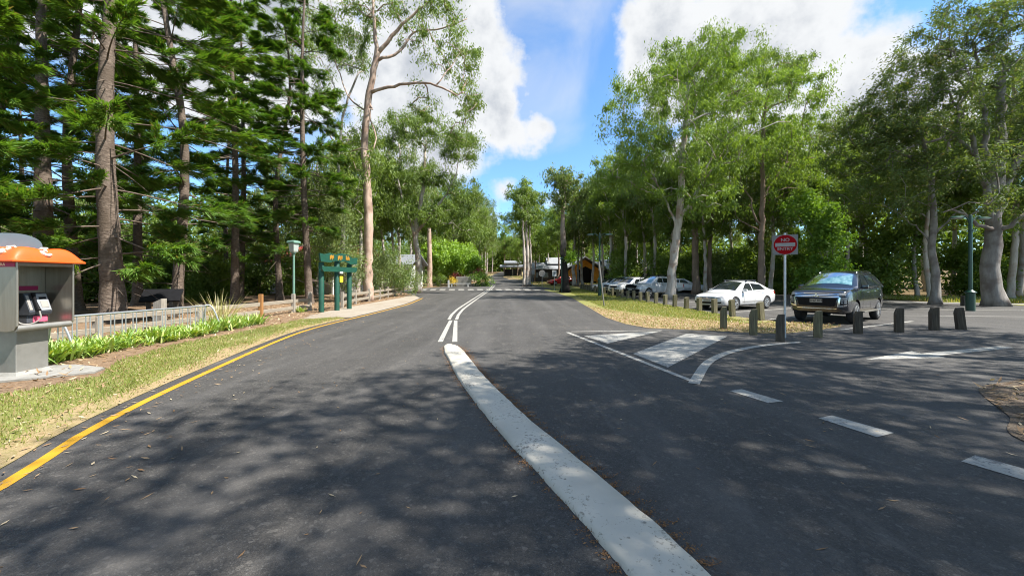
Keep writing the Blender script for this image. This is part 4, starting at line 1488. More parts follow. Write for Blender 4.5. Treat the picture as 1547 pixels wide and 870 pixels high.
for i, lf in enumerate(('shrub_leaf', 'gum_leaf', 'wattle_leaf')):
    u = shrub('understory_shrub', [(24.5, 40), (20, 43), (-12, 70)][i], [(0, 0, 2.2, 2.6, 2.2, 2.0, 60), (1.2, 0, 4.2, 1.8, 1.6, 1.4, 28), (-1, .5, 1.0, 2, 1.8, 1.0, 30)], M[lf], 70 + i, per=75, ln=0.3, wd=0.13, stems=6, spread=0.5,
              label='tangled green shrub in the understory of the wood', cat='shrub', group='shrubs in the understory of the wood')
    us.append(u)
G_FAR = 'slim gums of the wood behind the car park'
LB_FAR = 'slim gum trunk in the wood behind the car park'
right_rows = [(16.5, 47), (20.5, 46), (24, 46.5), (31, 42), (28, 50), (24, 36.5), (14.2, 46.5), (15.8, 52), (13.2, 56), (18.2, 49.5), (19.5, 60), (33, 52), (27.5, 39), (36, 33), (41, 36), (45, 31), (50, 35), (56, 30), (62, 34), (38, 42), (46, 43), (54, 42), (22, 54), (15, 58), (42, 52), (17, 66), (24, 68), (32, 64),
              (36, 27.5), (43, 25.5), (13.5, 50), (12, 57), (52, 26), (20, 38.5), (40, 30), (10.5, 60), (8.3, 70)]
for x, y in ((22.5, 33.5), (26.0, 31.5), (31.5, 29.0), (35, 28.2), (39.5, 26.8), (46, 25.0), (18.6, 37), (15.9, 43.5), (28.6, 33.0), (52, 24.5), (17.0, 40.5), (33.2, 31.5)):
    again(protos[[0, 2][int(x * 10) % 2]], x, y, rt.random() * 6.28, rt.uniform(0.72, 1.0), LB_FAR, G_FAR)
for k, (x, y) in enumerate(right_rows):
    again(protos[[0, 2, 0, 1, 2, 3][k % 6]], x + rt.normal(0, .5), y + rt.normal(0, .5), rt.random() * 6.28, rt.uniform(0.78, 1.1), LB_FAR, G_FAR)
for k in range(26):
    x, y = [(rt.uniform(14, 30), rt.uniform(48, 60)), (rt.uniform(26, 50), rt.uniform(32, 44)), (rt.uniform(34, 70), rt.uniform(27, 36)), (rt.uniform(16, 32), rt.uniform(40.5, 50))][k % 4]
    if y < 38 and x < 34 - (y - 27):
        continue
    again(us[k % 3], x, y, rt.random() * 6.28, rt.uniform(0.6, 1.15), 'tangled green shrub in the understory of the wood', 'shrubs in the understory of the wood')
# road-end trees
G_END = 'gums lining the far end of the road'
for k, (x, y, sc) in enumerate([(-6.3, 88, 1.1), (-7.2, 108, 1.2), (-2.4, 137, 1.25), (-5.8, 68, .85), (-7.2, 74, 1.0), (-6.2, 81, .95), (-7.8, 95, 1.0), (-7.4, 104, .9), (-12.5, 64, 1.05), (-16, 63, 1.1), (-11, 71, 1.1), (-18, 70, 1.1), (4.5, 76, .8), (7.2, 79, .9), (-14, 66, .95), (-9.5, 76, .9), (-12.5, 84, 1.0), (-8.5, 90, .8), (-10.5, 99, .9), (-9, 110, .85), (-17, 74, 1.05), (-20, 86, 1.0), (-15, 96, 1), (-8, 121, .8), (-13, 118, .95), (-6.8, 132, .8), (3.8, 96, .8), (1.5, 108, .78), (5.8, 88, .85), (6, 104, .9), (2, 122, .85), (-.5, 134, .8),
                                (9.5, 84, .9), (12, 92, 1), (7, 118, .95), (16, 86, 1), (12, 108, 1), (19, 98, 1), (-24, 64, 1), (-28, 76, 1), (-18, 108, 1), (24, 84, 1), (-3, 146, .9), (3, 148, .9), (10, 140, 1), (-10, 146, 1)]):
    again(protos[[2, 0, 1, 0, 2][k % 5]], x, y, rt.random() * 6.28, sc * rt.uniform(.92, 1.06), 'gum tree lining the far end of the road', G_END)
for k in range(20):
    x = rt.uniform(-30, -9.5)
    y = rt.uniform(64, 125)
    again(us[k % 3], x, y, rt.random() * 6.28, rt.uniform(0.5, 1.0), 'green shrub under the gums left of the far road', 'shrubs under the gums left of the far road')
# behind the left garden
for k, (x, y, sc) in enumerate([(-14.8, 37, .95), (-13.6, 46, 1.05), (-17.5, 34.5, .9), (-12.9, 41.5, .85), (-20, 44, .95), (-26, 48, 1), (-17, 50, 1), (-33, 54, 1), (-22, 56, 1), (-28, 60, 1.05), (-15.5, 58, 1), (-40, 58, 1), (-48, 46, 1), (-50, 30, 1), (-55, 38, 1), (-16, 38, .8)]):
    again(protos[[0, 2, 3][k % 3]], x, y, rt.random() * 6.28, sc, 'gum tree in the wood behind the left garden', 'gums in the wood behind the left garden')
for k in range(24):
    x, y = rt.uniform(-50, -17), rt.uniform(27, 52)
    if k < 8:
        x, y = rt.uniform(-34, -19), rt.uniform(21, 34)
    again(us[[1, 0, 1][k % 3]], x, y, rt.random() * 6.28, rt.uniform(0.55, 1.0), 'dark shrub under the pines of the left garden', 'dark shrubs under the pines of the left garden')

# tall trunks with special looks
B = (-12.3, 57.3)
mb = MB()
T = smooth_line3([(0, 0, -.05), (0.05, 0, 3), (0, 0, 6), (-.05, 0, 8.7)], 0.6)
mb.tube(T, np.linspace(.40, .29, len(T)) * (1 + .25 * np.exp(-T[:, 2] / .4)), 14)
o = mb.build('tree_trunk', M['gum_pink'], smooth=True)
o.location = (B[0], B[1], zg(B[1]))
tag(o, 'bare straight trunk without branches standing left of the lime-green tree', 'tree trunk')
B = (5.75, 41.5)
L_ = lambda px, py, dy=0.0: rx(px, py, B[1] + dy, B)
burnt = gum_tree('burnt_tree', B, [(0, 0, 0), L_(852, 400), L_(851, 360), L_(850, 330), L_(853, 290), L_(853, 270)], 0.46,
                 [L_(853, 285) + (1.8, 1.8, 1.6, 22), L_(868, 300) + (1.2, 1.2, 1.2, 10), L_(843, 300) + (1.2, 1.4, 1.2, 14), L_(853, 268) + (2.4, 2.2, 1.2, 26), L_(875, 285) + (1.2, 1.2, 1.0, 12)], M['gum_leaf_grey'], M['half_burnt'], seed=81, attach=0.6, per=70, ln=0.3, wd=0.1, r_top=.3,
                 label='thick charred dark trunk with a fern clump on it at the end of the verge')
fb = rx(862, 388, 41.3, B)
rgf = np.random.default_rng(5)
Cf = np.array(fb) + rgf.normal(0, .28, (420, 3))
Vf = leaf_quads(Cf, rand_dirs(rgf, 420) + [0, 0, -.2], rand_dirs(rgf, 420), rgf.uniform(.3, .7, 420), .13)
quads_obj('fern_clump', Vf, M['lime_leaf'], burnt)
tri_l = ('rightmost', 'thickest', 'thinnest')
for k, (px, hh, r) in enumerate(((791, 8.5, .24), (796.5, 9.5, .33), (802, 8, .2))):
    x = (px - 773.5) / FOC * 58
    o = gum_tree('pale_gum', (x, 58 + k), [(0, 0, 0), (.1, 0, 4), (-.1, 0, hh), (.2 * (k - 1), 0, hh + 5)], r, [(0, 0, hh + 3, 2.2, 2, 2.2, 22), (.8 * (k - 1), 0, hh + 5.5, 2, 2, 1.8, 18)], M['gum_leaf'], M['gum_bark'], seed=90 + k, attach=.55, per=70, ln=.36, wd=.12, spread=.75,
                 label='%s of the three close pale trunks at the far road corner' % ('left-hand' if k == 0 else 'thick middle' if k == 1 else 'thin right-hand'), group='three close pale trunks')
for k, (px, py0, Y, r, H) in enumerate(((868, 300, 60, .3, 13), (880, 300, 62, .22, 13.5))):
    x = (px - 773.5) / FOC * Y
    gum_tree('pale_gum', (x, Y), [(0, 0, 0), (-.2, 0, 4), (.1, 0, 8), (.5 * k, 0, H)], r, [(0, 0, H - 1, 2.6, 2.4, 2, 26), (.6, 0, H + 1.2, 2.2, 2, 1.4, 18)], M['gum_leaf'], M['gum_bark'], seed=95 + k, attach=.55, per=75, ln=.34, wd=.11, spread=.7,
             label=['white-trunked gum in front of the orange hall front', 'thinner white gum leaning beside the white-trunked gum at the orange hall'][k])

# trees overhanging from the right, out of the picture, that shade the road
for k, (x, y, H, cw, sd) in enumerate(((10.5, 3.4, 17, 3.6, 1), (15.5, 6.0, 20, 4.0, 2), (10.4, -1.6, 20, 4.4, 3), (20.5, 8.0, 19, 3.6, 4), (7.6, -5.2, 19, 4.2, 5), (14, -5.0, 23, 4.6, 6), (16.6, 1.0, 19, 4.0, 7), (8.8, 1.2, 18, 3.6, 8))):
    gum_tree('shade_tree', (x, y), [(0, 0, 0), (.2, 0, H * .3), (0, 0, H * .6), (.2, 0, H * .9)], 0.26,
             [(0, 0, H * .88, cw * .8, cw * .8, 1.8, 30), (cw * .5, .5, H * .77, cw * .8, cw * .7, 1.9, 22), (-cw * .55, -.4, H * .74, cw * .8, cw * .7, 2, 22), (0, -cw * .6, H * .68, cw * .7, cw * .7, 1.7, 16), (0, cw * .6, H * .66, cw * .7, cw * .7, 1.7, 16)],
             M['gum_leaf'], M['gum_bark'], seed=100 + sd, attach=.4, per=(100, 62, 100, 62, 100, 100, 62, 45)[k], ln=.26, wd=.09, spread=.9,
             label=['gum growing on the mulch island beside the side road', 'gum behind the mulch island on the side road bank', 'gum standing beside the road behind the mulch island', 'gum at the car park entrance on the side road', 'gum closest to the main road, behind the mulch island', 'tallest gum on the bank behind the mulch island', 'gum farthest back on the side road bank', 'gum at the near corner of the mulch island'][k])

# far wood closing the view (one mass)
rw = np.random.default_rng(9)
Cs = []
for (pts, n, h, dep) in (([(-75, 20), (-70, 60), (-45, 95), (-30, 130), (-12, 168), (12, 168), (30, 130), (40, 95)], 4200, 15, 9), ([(-16, 140), (-6, 150), (6, 152), (22, 140)], 1500, 13, 6), ([(20, 74), (42, 62), (58, 50), (78, 42), (110, 36)], 1500, 13, 6), ([(-40, 66), (-62, 42)], 500, 15, 6)):
    S = smooth_line(pts, 1.0)
    i = rw.integers(0, len(S), n)
    q = S[i] + rw.normal(0, dep * .4, (n, 2))
    top = h * (0.75 + 0.25 * np.sin(i * 0.21) * np.sin(i * 0.053 + 1))
    z = zg_np(q[:, 1]) + top * rw.random(n) ** 0.8
    Cs.append(np.stack([q[:, 0], q[:, 1], z], 1))
Cs = np.concatenate(Cs)
per = 26
C = np.repeat(Cs, per, 0)
m = len(C)
C = C + rw.normal(0, .95, (m, 3))
V = leaf_quads(C, rand_dirs(rw, m) + [0, 0, -.4], rand_dirs(rw, m) + [0, 0, .3], rw.uniform(.5, 1.1, m), rw.uniform(.2, .4, m))
fw = quads_obj('far_wood', V, M['gum_leaf'])
tag(fw, 'mass of dark green woodland closing the view behind everything', 'wood', kind='stuff')
# ------------------------------------------------------------------ object materials
M['steel'] = surf('brushed_steel', (0.33, 0.30, 0.25), 0.34, metal=0.75, var=0.12, scale=3, stretch=(6, 6, 0.4), bump=0.08)
M['steel_dull'] = surf('dull_steel', (0.27, 0.26, 0.235), 0.5, metal=0.5, var=0.15, scale=4)
M['galv'] = surf('galvanised_steel', (0.45, 0.46, 0.47), 0.45, metal=0.75, var=0.15, scale=12)
M['orange'] = surf('orange_plastic', (0.85, 0.10, 0.012), 0.35, var=0.05, scale=3, coat=0.2)
M['slate'] = surf('slate_blue_plastic', (0.10, 0.145, 0.17), 0.5, var=0.06, scale=3)
M['magenta'] = surf('magenta_sticker', (0.30, 0.008, 0.075), 0.5, var=0.06)
M['pink'] = surf('pink_card', (0.85, 0.12, 0.20), 0.5, var=0.12, scale=40)
M['white'] = surf('white_enamel', (0.6, 0.6, 0.57), 0.5, var=0.05)
M['cream_mark'] = surf('cream_print', (0.82, 0.66, 0.5), 0.5, var=0.04)
M['dark_grey'] = surf('dark_grey_plastic', (0.06, 0.065, 0.075), 0.4, var=0.1)
M['mid_grey'] = surf('grey_plastic', (0.28, 0.29, 0.30), 0.4, var=0.1)
M['black'] = surf('black_plastic', (0.008, 0.008, 0.009), 0.6, var=0.2, spec=0.12)
M['rubber'] = surf('tyre_rubber', (0.018, 0.018, 0.019), 0.8, var=0.25, scale=20)
M['green_paint'] = surf('dark_green_paint', (0.004, 0.04, 0.025), 0.35, var=0.12, scale=4, coat=0.25)
M['teal_paint'] = surf('teal_green_paint', (0.007, 0.062, 0.038), 0.55, var=0.18, scale=5)
M['pale_green'] = surf('pale_green_paint', (0.13, 0.24, 0.18), 0.5, var=0.1, scale=6)
M['opal'] = surf('opal_lantern', (0.36, 0.40, 0.36), 0.35, var=0.06)
M['timber_grey'] = surf('weathered_timber', (0.20, 0.175, 0.14), 0.9, scale=4, stretch=(9, 9, 0.9), col2=(0.36, 0.32, 0.26), bump=0.5)
M['timber_rail'] = surf('weathered_rail', (0.18, 0.15, 0.11), 0.9, scale=4, stretch=(9, 0.9, 9), col2=(0.32, 0.275, 0.21), bump=0.5)
M['timber_green'] = surf('mossy_timber', (0.07, 0.058, 0.036), 0.9, scale=3, stretch=(10, 10, 0.8), col2=(0.20, 0.18, 0.10), bump=0.6)
M['timber_dark'] = surf('dark_shaded_timber', (0.03, 0.024, 0.017), 0.85, scale=3, stretch=(10, 10, 0.8), col2=(0.095, 0.078, 0.055), bump=0.6)  # dark timber; for the side road bollards tree shade is put into the colour
M['timber_brown'] = surf('tan_timber', (0.25, 0.11, 0.03), 0.8, scale=3, stretch=(8, 8, 0.8), col2=(0.38, 0.19, 0.06), bump=0.4)
M['ochre'] = surf('ochre_paint', (0.40, 0.20, 0.02), 0.6, var=0.2, scale=30)
M['yellow'] = surf('yellow_sign', (0.85, 0.62, 0.03), 0.5, var=0.06)
M['sign_red'] = surf('sign_red', (0.30, 0.004, 0.007), 0.7, var=0.08, spec=0.1)
M['sign_white'] = surf('sign_white', (0.30, 0.28, 0.25), 0.5, var=0.08, scale=10)
M['sign_back'] = surf('sign_grey', (0.19, 0.18, 0.165), 0.5, var=0.1)
M['paint_dark'] = surf('dark_car_paint', (0.006, 0.008, 0.013), 0.25, var=0.05, coat=1.0)
M['paint_white'] = surf('white_car_paint', (0.60, 0.60, 0.59), 0.3, var=0.02, coat=1.0)
M['paint_silver'] = surf('silver_car_paint', (0.46, 0.47, 0.475), 0.3, metal=0.1, var=0.04, coat=1.0)
M['paint_red'] = surf('red_car_paint', (0.5, 0.01, 0.012), 0.3, var=0.04, coat=1.0)
M['paint_blue'] = surf('pale_blue_car_paint', (0.35, 0.45, 0.55), 0.3, var=0.04, coat=1.0)
M['chrome'] = surf('chrome', (0.75, 0.76, 0.78), 0.12, metal=1.0, var=0.03)
M['lens'] = surf('lamp_lens', (0.22, 0.23, 0.24), 0.1, var=0.25, scale=30, coat=1.0)
M['tail_lens'] = surf('tail_lens', (0.35, 0.01, 0.012), 0.2, var=0.1, coat=1.0)
M['glass'] = surf('car_glass', (0.012, 0.016, 0.018), 0.06, var=0.3, scale=2, spec=0.8)
M['sunshade'] = surf('foil_sunshade', (0.008, 0.12, 0.15), 0.3, scale=7.0, col2=(0.42, 0.55, 0.56), bump=0.6)
M['alloy'] = surf('alloy_rim', (0.5, 0.5, 0.5), 0.3, metal=0.8, var=0.08)
M['roof_grey'] = surf('grey_metal_roof', (0.21, 0.22, 0.23), 0.6, metal=0.2, var=0.14, scale=3)
M['orange_wall'] = surf('orange_wall', (0.62, 0.25, 0.02), 0.7, var=0.15, scale=2)
M['dark_wall'] = surf('dark_wall', (0.035, 0.035, 0.038), 0.8, var=0.3, scale=2)
M['pale_wall'] = surf('pale_wall', (0.5, 0.49, 0.46), 0.8, var=0.12, scale=2)
M['red_roof'] = surf('red_roof', (0.36, 0.055, 0.04), 0.6, var=0.2, scale=3)
M['window'] = surf('window_glass', (0.02, 0.025, 0.03), 0.08, var=0.3)


def glass_clear():
    m, N, L = new_mat('clear_windscreen')
    out = N('ShaderNodeOutputMaterial')
    t = N('ShaderNodeBsdfTransparent')
    t.inputs[0].default_value = (0.75, 0.85, 0.87, 1)
    g = N('ShaderNodeBsdfAnisotropic')
    g.inputs['Roughness'].default_value = 0.03
    fr = N('ShaderNodeFresnel')
    fr.inputs[0].default_value = 1.12
    mx = N('ShaderNodeMixShader')
    L(fr.outputs[0], mx.inputs[0])
    L(t.outputs[0], mx.inputs[1])
    L(g.outputs[0], mx.inputs[2])
    L(mx.outputs[0], out.inputs[0])
    return m


M['glass_clear'] = glass_clear()


def text_mb(s, size, extrude, mt, bold=0.0):
    cu = bpy.data.curves.new('txt', 'FONT')
    cu.body = s
    cu.size = size
    cu.extrude = extrude
    cu.offset = bold
    cu.align_x = 'CENTER'
    cu.align_y = 'CENTER'
    ob = bpy.data.objects.new('txt', cu)
    COL.objects.link(ob)
    dg = bpy.context.evaluated_depsgraph_get()
    dg.update()
    me = bpy.data.meshes.new_from_object(ob.evaluated_get(dg))
    mb = MB()
    mb.add([mt @ v.co for v in me.vertices], [tuple(p.vertices) for p in me.polygons])
    bpy.data.objects.remove(ob)
    bpy.data.curves.remove(cu)
    bpy.data.meshes.remove(me)
    return mb


# wall text: x along u, y up, facing normal n
def face_mat(origin, u, n):
    u = Vector(u).normalized()
    n = Vector(n).normalized()
    v = n.cross(u)
    m = Matrix((u, v, n)).transposed().to_4x4()
    m.translation = Vector(origin)
    return m


# ------------------------------------------------------------------ payphone
def payphone():
    x1, x0 = -7.84, -8.34            # front edge, back
    y0, y1 = 6.08, 6.88
    zb, zt = 0.80, 1.875
    root = empty('payphone_booth', (-8.1, 6.45, 0), 0, 'steel payphone booth with an orange hood beside the lawn', 'payphone booth')
    off = Vector((-8.1, 6.45, 0))
    def P(mb, name, mat, **k):
        mb.v = [v - off for v in mb.v]
        return mb.build(name, mat, root, **k)
    mb = MB().box(((x0 + .012), (y0 + y1) / 2, (zb + zt) / 2), (.024, y1 - y0 - .05, zt - zb), bev=.004)
    P(mb, 'back_panel', M['steel'])
    for y in (y0 + .012, y1 - .012):
        mb = MB()
        poly = [(x0 - .02, zb + .03), (x0 + .02, zb - .015), (x1 - .14, zb - .03), (x1 - .04, zb - .01), (x1, zb + .06), (x1, zt), (x0 - .02, zt)]
        mb.prism(poly, 'y', y - .012, y + .012)
        mb.tube([(x1, y, zb + .06), (x1, y, zt)], .016, 8)
        P(mb, 'side_panel', M['steel'])
    mb = MB().box(((x0 + x1) / 2 - .04, (y0 + y1) / 2, zb + .02), (x1 - x0 - .12, y1 - y0 - .05, .025))
    mb.tube([(x1 - .045, y0 + .02, zb + .015), (x1 - .045, y1 - .02, zb + .015)], .05, 12)
    P(mb, 'shelf', M['steel_dull'], smooth=True)
    P(MB().box(((x0 + x1) / 2, (y0 + y1) / 2, zt - .03), (x1 - x0, y1 - y0 + .004, .055), bev=.006), 'top_rail', M['steel_dull'])
    # hood: grid with scalloped crest on each side
    mb = MB()
    hx0, hx1, hy0, hy1 = x0 - .06, x1 + .09, y0 - .11, y1 + .1
    n = 28
    vs, fs = [], []
    def hh(u, v):
        eu, ev = min(u, 1 - u), min(v, 1 - v)
        a = 1 - (1 - min(1, eu / .26)) ** 2.6
        b = 1 - (1 - min(1, ev / .26)) ** 2.6
        lob = .80 + .20 * (abs(math.sin(v * 2 * pi * 1.0)) ** .8 if True else 0)
        lob2 = .86 + .14 * abs(math.sin(u * 2 * pi))
        return .22 * (a * b) ** .75 * lob * lob2
    for i in range(n + 1):
        for j in range(n + 1):
            u, v = i / n, j / n
            vs.append((hx0 + (hx1 - hx0) * u, hy0 + (hy1 - hy0) * v, zt + .035 + hh(u, v)))
    for i in range(n):
        for j in range(n):
            a = i * (n + 1) + j
            fs.append((a, a + n + 1, a + n + 2, a + 1))
    mb.add(vs, fs)
    mb.box(((hx0 + hx1) / 2, (hy0 + hy1) / 2, zt + .018), (hx1 - hx0 + .02, hy1 - hy0 + .02, .034), bev=.01)
    hood = P(mb, 'hood', M['orange'], smooth=True, sharp=60)
    # swoosh emblems on the hood faces
    def emblem(mt, s):
        e = MB()
        def slab(poly, z):
            n_ = len(poly)
            q = [Vector((p[0] * s, p[1] * s, z)) for p in poly]
            e.add([mt @ d for d in q] + [mt @ Vector((d.x, d.y, -.03)) for d in q], [tuple(range(n_))] + [(i, i + n_, (i + 1) % n_ + n_, (i + 1) % n_) for i in range(n_)])
        # fat crescent bowl, open to the right, with a bar over it and a short stem
        out_ = [(.62 * math.cos(R(t)), .62 * math.sin(R(t)) - .1) for t in range(150, 331, 15)]
        inn = [(.10 + .34 * math.cos(R(t)), .36 * math.sin(R(t)) + .02) for t in range(310, 149, -16)]
        slab(out_ + inn, .004)
        slab([(-.30, .50), (.62, .62), (.60, .84), (-.12, .78), (-.34, .66)], .006)
        slab([(.08, .5), (.3, .5), (.22, .0), (.02, .1)], .005)
        return e
    def on_hood(u, v):
        return Vector((hx0 + (hx1 - hx0) * u, hy0 + (hy1 - hy0) * v, zt + .035 + hh(u, v)))
    for (u, v, du, dv, ax) in ((.90, .46, .0, .1, (0, 1, 0)), (.62, .10, .1, 0, (1, 0, 0))):
        p = on_hood(u, v)
        e1 = (on_hood(u + .01, v) - on_hood(u - .01, v)).normalized()
        e2 = (on_hood(u, v + .01) - on_hood(u, v - .01)).normalized()
        nrm = e1.cross(e2).normalized()
        e = emblem(face_mat(p + nrm * .014, ax, nrm), .12)
        e.v = [w - off for w in e.v]
        e.build('emblem', M['cream_mark'], hood)
    # half-moon topper
    mb = MB()
    poly = [(6.08, 2.09), (6.80, 2.09), (6.80, 2.16)] + [(6.44 + .36 * math.cos(R(a)), 2.16 + .21 * math.sin(R(a)) ** .8) for a in range(8, 173, 8)] + [(6.08, 2.16)]
    mb.prism(poly, 'x', -8.40, -8.30)
    P(mb, 'topper', M['slate'], smooth=True, sharp=40)
    # magenta band along the near side, just under the hood
    mb = MB().box(((x0 + x1) / 2 + .0, y0 - .006, zt - .04), (x1 - x0 - .02, .008, .075))
    band = P(mb, 'name_band', M['magenta'])
    t = text_mb('TELSTRA', .062, .002, face_mat((-8.12, y0 - .0115, zt - .04), (1, 0, 0), (0, -1, 0)), .001)
    t.v = [w - off for w in t.v]
    t.build('lettering', M['cream_mark'], band)
    # pedestal, foot
    P(MB().box((-8.22, 6.42, .42), (.44, .44, .76), bev=.012), 'pedestal', M['steel_dull'])
    mb = MB()
    mb.add([(-8.5, 6.14, 0.02), (-7.92, 6.14, 0.02), (-7.92, 6.72, 0.02), (-8.5, 6.72, 0.02), (-8.44, 6.2, .1), (-8.0, 6.2, .1), (-8.0, 6.64, .1), (-8.44, 6.64, .1)], [(0, 1, 2, 3), (4, 5, 6, 7), (0, 1, 5, 4), (1, 2, 6, 5), (2, 3, 7, 6), (3, 0, 4, 7)])
    P(mb, 'foot', M['concrete'])
    # telephone on the back panel
    px, py = x0 + .03, 6.60
    mb = MB()
    sec = [(px, 1.0), (px + .2, 1.0), (px + .22, 1.05), (px + .11, 1.36), (px, 1.37)]
    mb.prism(sec, 'y', py - .15, py + .17)
    mb.box((px + .08, py + .01, .925), (.16, .30, .13), bev=.01)
    tel = P(mb, 'telephone', M['dark_grey'])
    def sub(mb, name, mat, **k):
        mb.v = [w - off for w in mb.v]
        return mb.build(name, mat, tel, **k)
    tn = Vector((.31, 0, .11)).normalized()
    def on(y, t, o=.006):
        a, b = Vector((px + .22, 0, 1.05)), Vector((px + .11, 0, 1.36))
        q = a.lerp(b, t)
        return Vector((q.x, y, q.z)) + tn * o
    def plate(y0_, y1_, t0, t1, th, name, mat):
        mb = MB()
        c = [on(y0_, t0, 0), on(y1_, t0, 0), on(y1_, t1, 0), on(y0_, t1, 0)]
        mb.add(c + [p + tn * th for p in c], [(4, 5, 6, 7), (0, 1, 5, 4), (1, 2, 6, 5), (2, 3, 7, 6), (3, 0, 4, 7)])
        return sub(mb, name, mat)
    plate(py - .01, py + .155, .05, .95, .012, 'face_plate', M['mid_grey'])
    plate(py + .03, py + .13, .66, .78, .016, 'display', M['black'])
    plate(py + .03, py + .13, .2, .56, .018, 'keypad', M['sign_white'])
    plate(py - .14, py - .1, .1, .9, .01, 'side_trim', M['sign_white'])
    mb = MB().tube([on(py - .055, .02, .05), on(py - .055, .1, .045), on(py - .055, .5, .035), on(py - .055, .9, .045), on(py - .055, .98, .05)], [.03, .026, .02, .026, .03], 10)
    sub(mb, 'handset', M['black'], smooth=True)
    cord = smooth_line3([on(py - .055, .0, .05), (px + .28, py - .05, .93), (px + .2, py - .12, .85), (px + .1, py - .2, .88), (px + .06, py - .22, 1.05), (px + .08, py - .19, 1.18)], .03)
    sub(MB().tube(cord, .011, 8), 'cord', M['sign_white'], smooth=True)
    sub(MB().box((px + .164, py + .04, .925), (.008, .2, .1)), 'pink_card', M['pink'])
    P(MB().box((px + .012, py - .03, 1.45), (.02, .32, .075), bev=.006), 'header_sticker', M['magenta'])


payphone()
o = sheet('concrete_pad', [[(-8.1, 5.72), (-7.6, 6.06), (-7.05, 6.5), (-7.2, 6.8), (-8.0, 7.05), (-8.7, 6.9), (-8.75, 6.0)]], 0.016, M['concrete'], thick=0.03)
tag(o, 'thin grey concrete pad under the payphone at the lawn edge', 'concrete pad')


# ------------------------------------------------------------------ bicycle rack
def bike_rack():
    root = empty('bike_rack', (-9.3, 10, 0), 0, 'long low silver bicycle rack among bright strap-leaved plants', 'bicycle rack')
    A, Bv = Vector((-9.55, 8.0, .8)), Vector((-9.3, 11.75, .8))
    off = Vector((-9.3, 10, 0))
    def bar(pts, r):
        return MB().tube([Vector(p) - off for p in pts], r, 8)
    bar([A, Bv], .024).build('top_rail', M['galv'], root, smooth=True)
    bar([A - Vector((0, 0, .62)), Bv - Vector((0, 0, .62))], .02).build('bottom_rail', M['galv'], root, smooth=True)
    n = 15
    for k in range(n):
        t = (k + .5) / n
        for dt in (-.011, .011):
            p = A.lerp(Bv, t + dt)
            bar([p, p - Vector((0, 0, .62))], .011).build('upright', M['galv'], root, smooth=True)
    for e in (A, Bv):
        for sx in (.34, -.3):
            pts = [e + Vector((0, -.12 if e is Bv else .12, 0)), e + Vector((sx * .12, 0, .02)), e + Vector((sx * .4, .06, -.12)), e + Vector((sx * .75, .1, -.48)), e + Vector((sx, .12, -.79))]
            bar(smooth_line3(pts, .08), .022).build('end_leg', M['galv'], root, smooth=True)


bike_rack()


# strap-leaved plants
def strap_plant(name, x, y, seed, n=46, L=.55, mat='strap_leaf', w=.045, label='', group=None, cat='plant', up=.9, rot=0, sc=1, straight=0):
    rng = np.random.default_rng(seed)
    root = empty(name, (x, y, 0.0), rot, label, cat, group)
    V, F = [], []
    for i in range(n):
        a = rng.random() * 2 * pi
        l = L * rng.uniform(.6, 1.2)
        o_ = rng.normal(0, .09, 2)
        out = rng.uniform(.25, 1.0)
        d = np.array([math.cos(a), math.sin(a)])
        s = np.array([-d[1], d[0], 0]) * w * rng.uniform(.7, 1.2) / 2
        b = len(V)
        for q, t in enumerate((0, .35, .7, 1.0)):
            bend = t * t * (1.35 * out if not straight else .5 * out)
            p = np.array([o_[0] + d[0] * l * out * t, o_[1] + d[1] * l * out * t, l * up * (t - .42 * bend) + .01])
            wq = (.6, 1, .85, .08)[q]
            V += [(p + s * wq).tolist(), (p - s * wq).tolist()]
        F += [(b + 2 * q, b + 2 * q + 1, b + 2 * q + 3, b + 2 * q + 2) for q in range(3)]
    link_mesh('leaves', V, F, M[mat], root)
    return root


sp = [strap_plant('strap_plant', -8.85, 8.15, 200 + i, label='bright green strap-leaved plant in the bed around the bicycle rack', group='strap-leaved plants around the bicycle rack') for i in range(3)]
rs = np.random.default_rng(44)
first = [True, True, True]
for k in range(104):
    y = 7.0 + 6.6 * (k / 103) + rs.normal(0, .12)
    x = -8.62 - .12 * (y - 7) / 5 - abs(rs.normal(0, .42)) - .05
    i = k % 3
    if y > 12.2:
        x -= .1
    if first[i]:
        sp[i].location = (x, y, .015)
        first[i] = False
    else:
        c = copy_tree(sp[i])
        c.location = (x, y, .015)
        c.rotation_euler = (0, 0, rs.random() * 6.28)
        s_ = rs.uniform(.5, 1.0)
        c.scale = (s_, s_, s_)
for k in range(13):
    c = copy_tree(sp[k % 3])
    c.location = (-7.72 - rs.random() * 1.4, 4.7 + rs.random() * 1.0, .015)
    c.rotation_euler = (0, 0, rs.random() * 6.28)
    c['label'] = 'bright green strap-leaved plant in front of the payphone pedestal'
    c['group'] = 'strap-leaved plants at the payphone'
    s_ = rs.uniform(.6, .95)
    c.scale = (s_, s_, s_)
strap_plant('ornamental_grass', -9.65, 12.75, 301, n=110, L=1.15, mat='straw_leaf', w=.016, up=1.0, label='tall straw-coloured ornamental grass at the far end of the bicycle rack', straight=1)
strap_plant('ornamental_grass', -10.2, 18.6, 302, n=60, L=.4, w=.03, label='small green tuft at the foot of the grey fence posts')


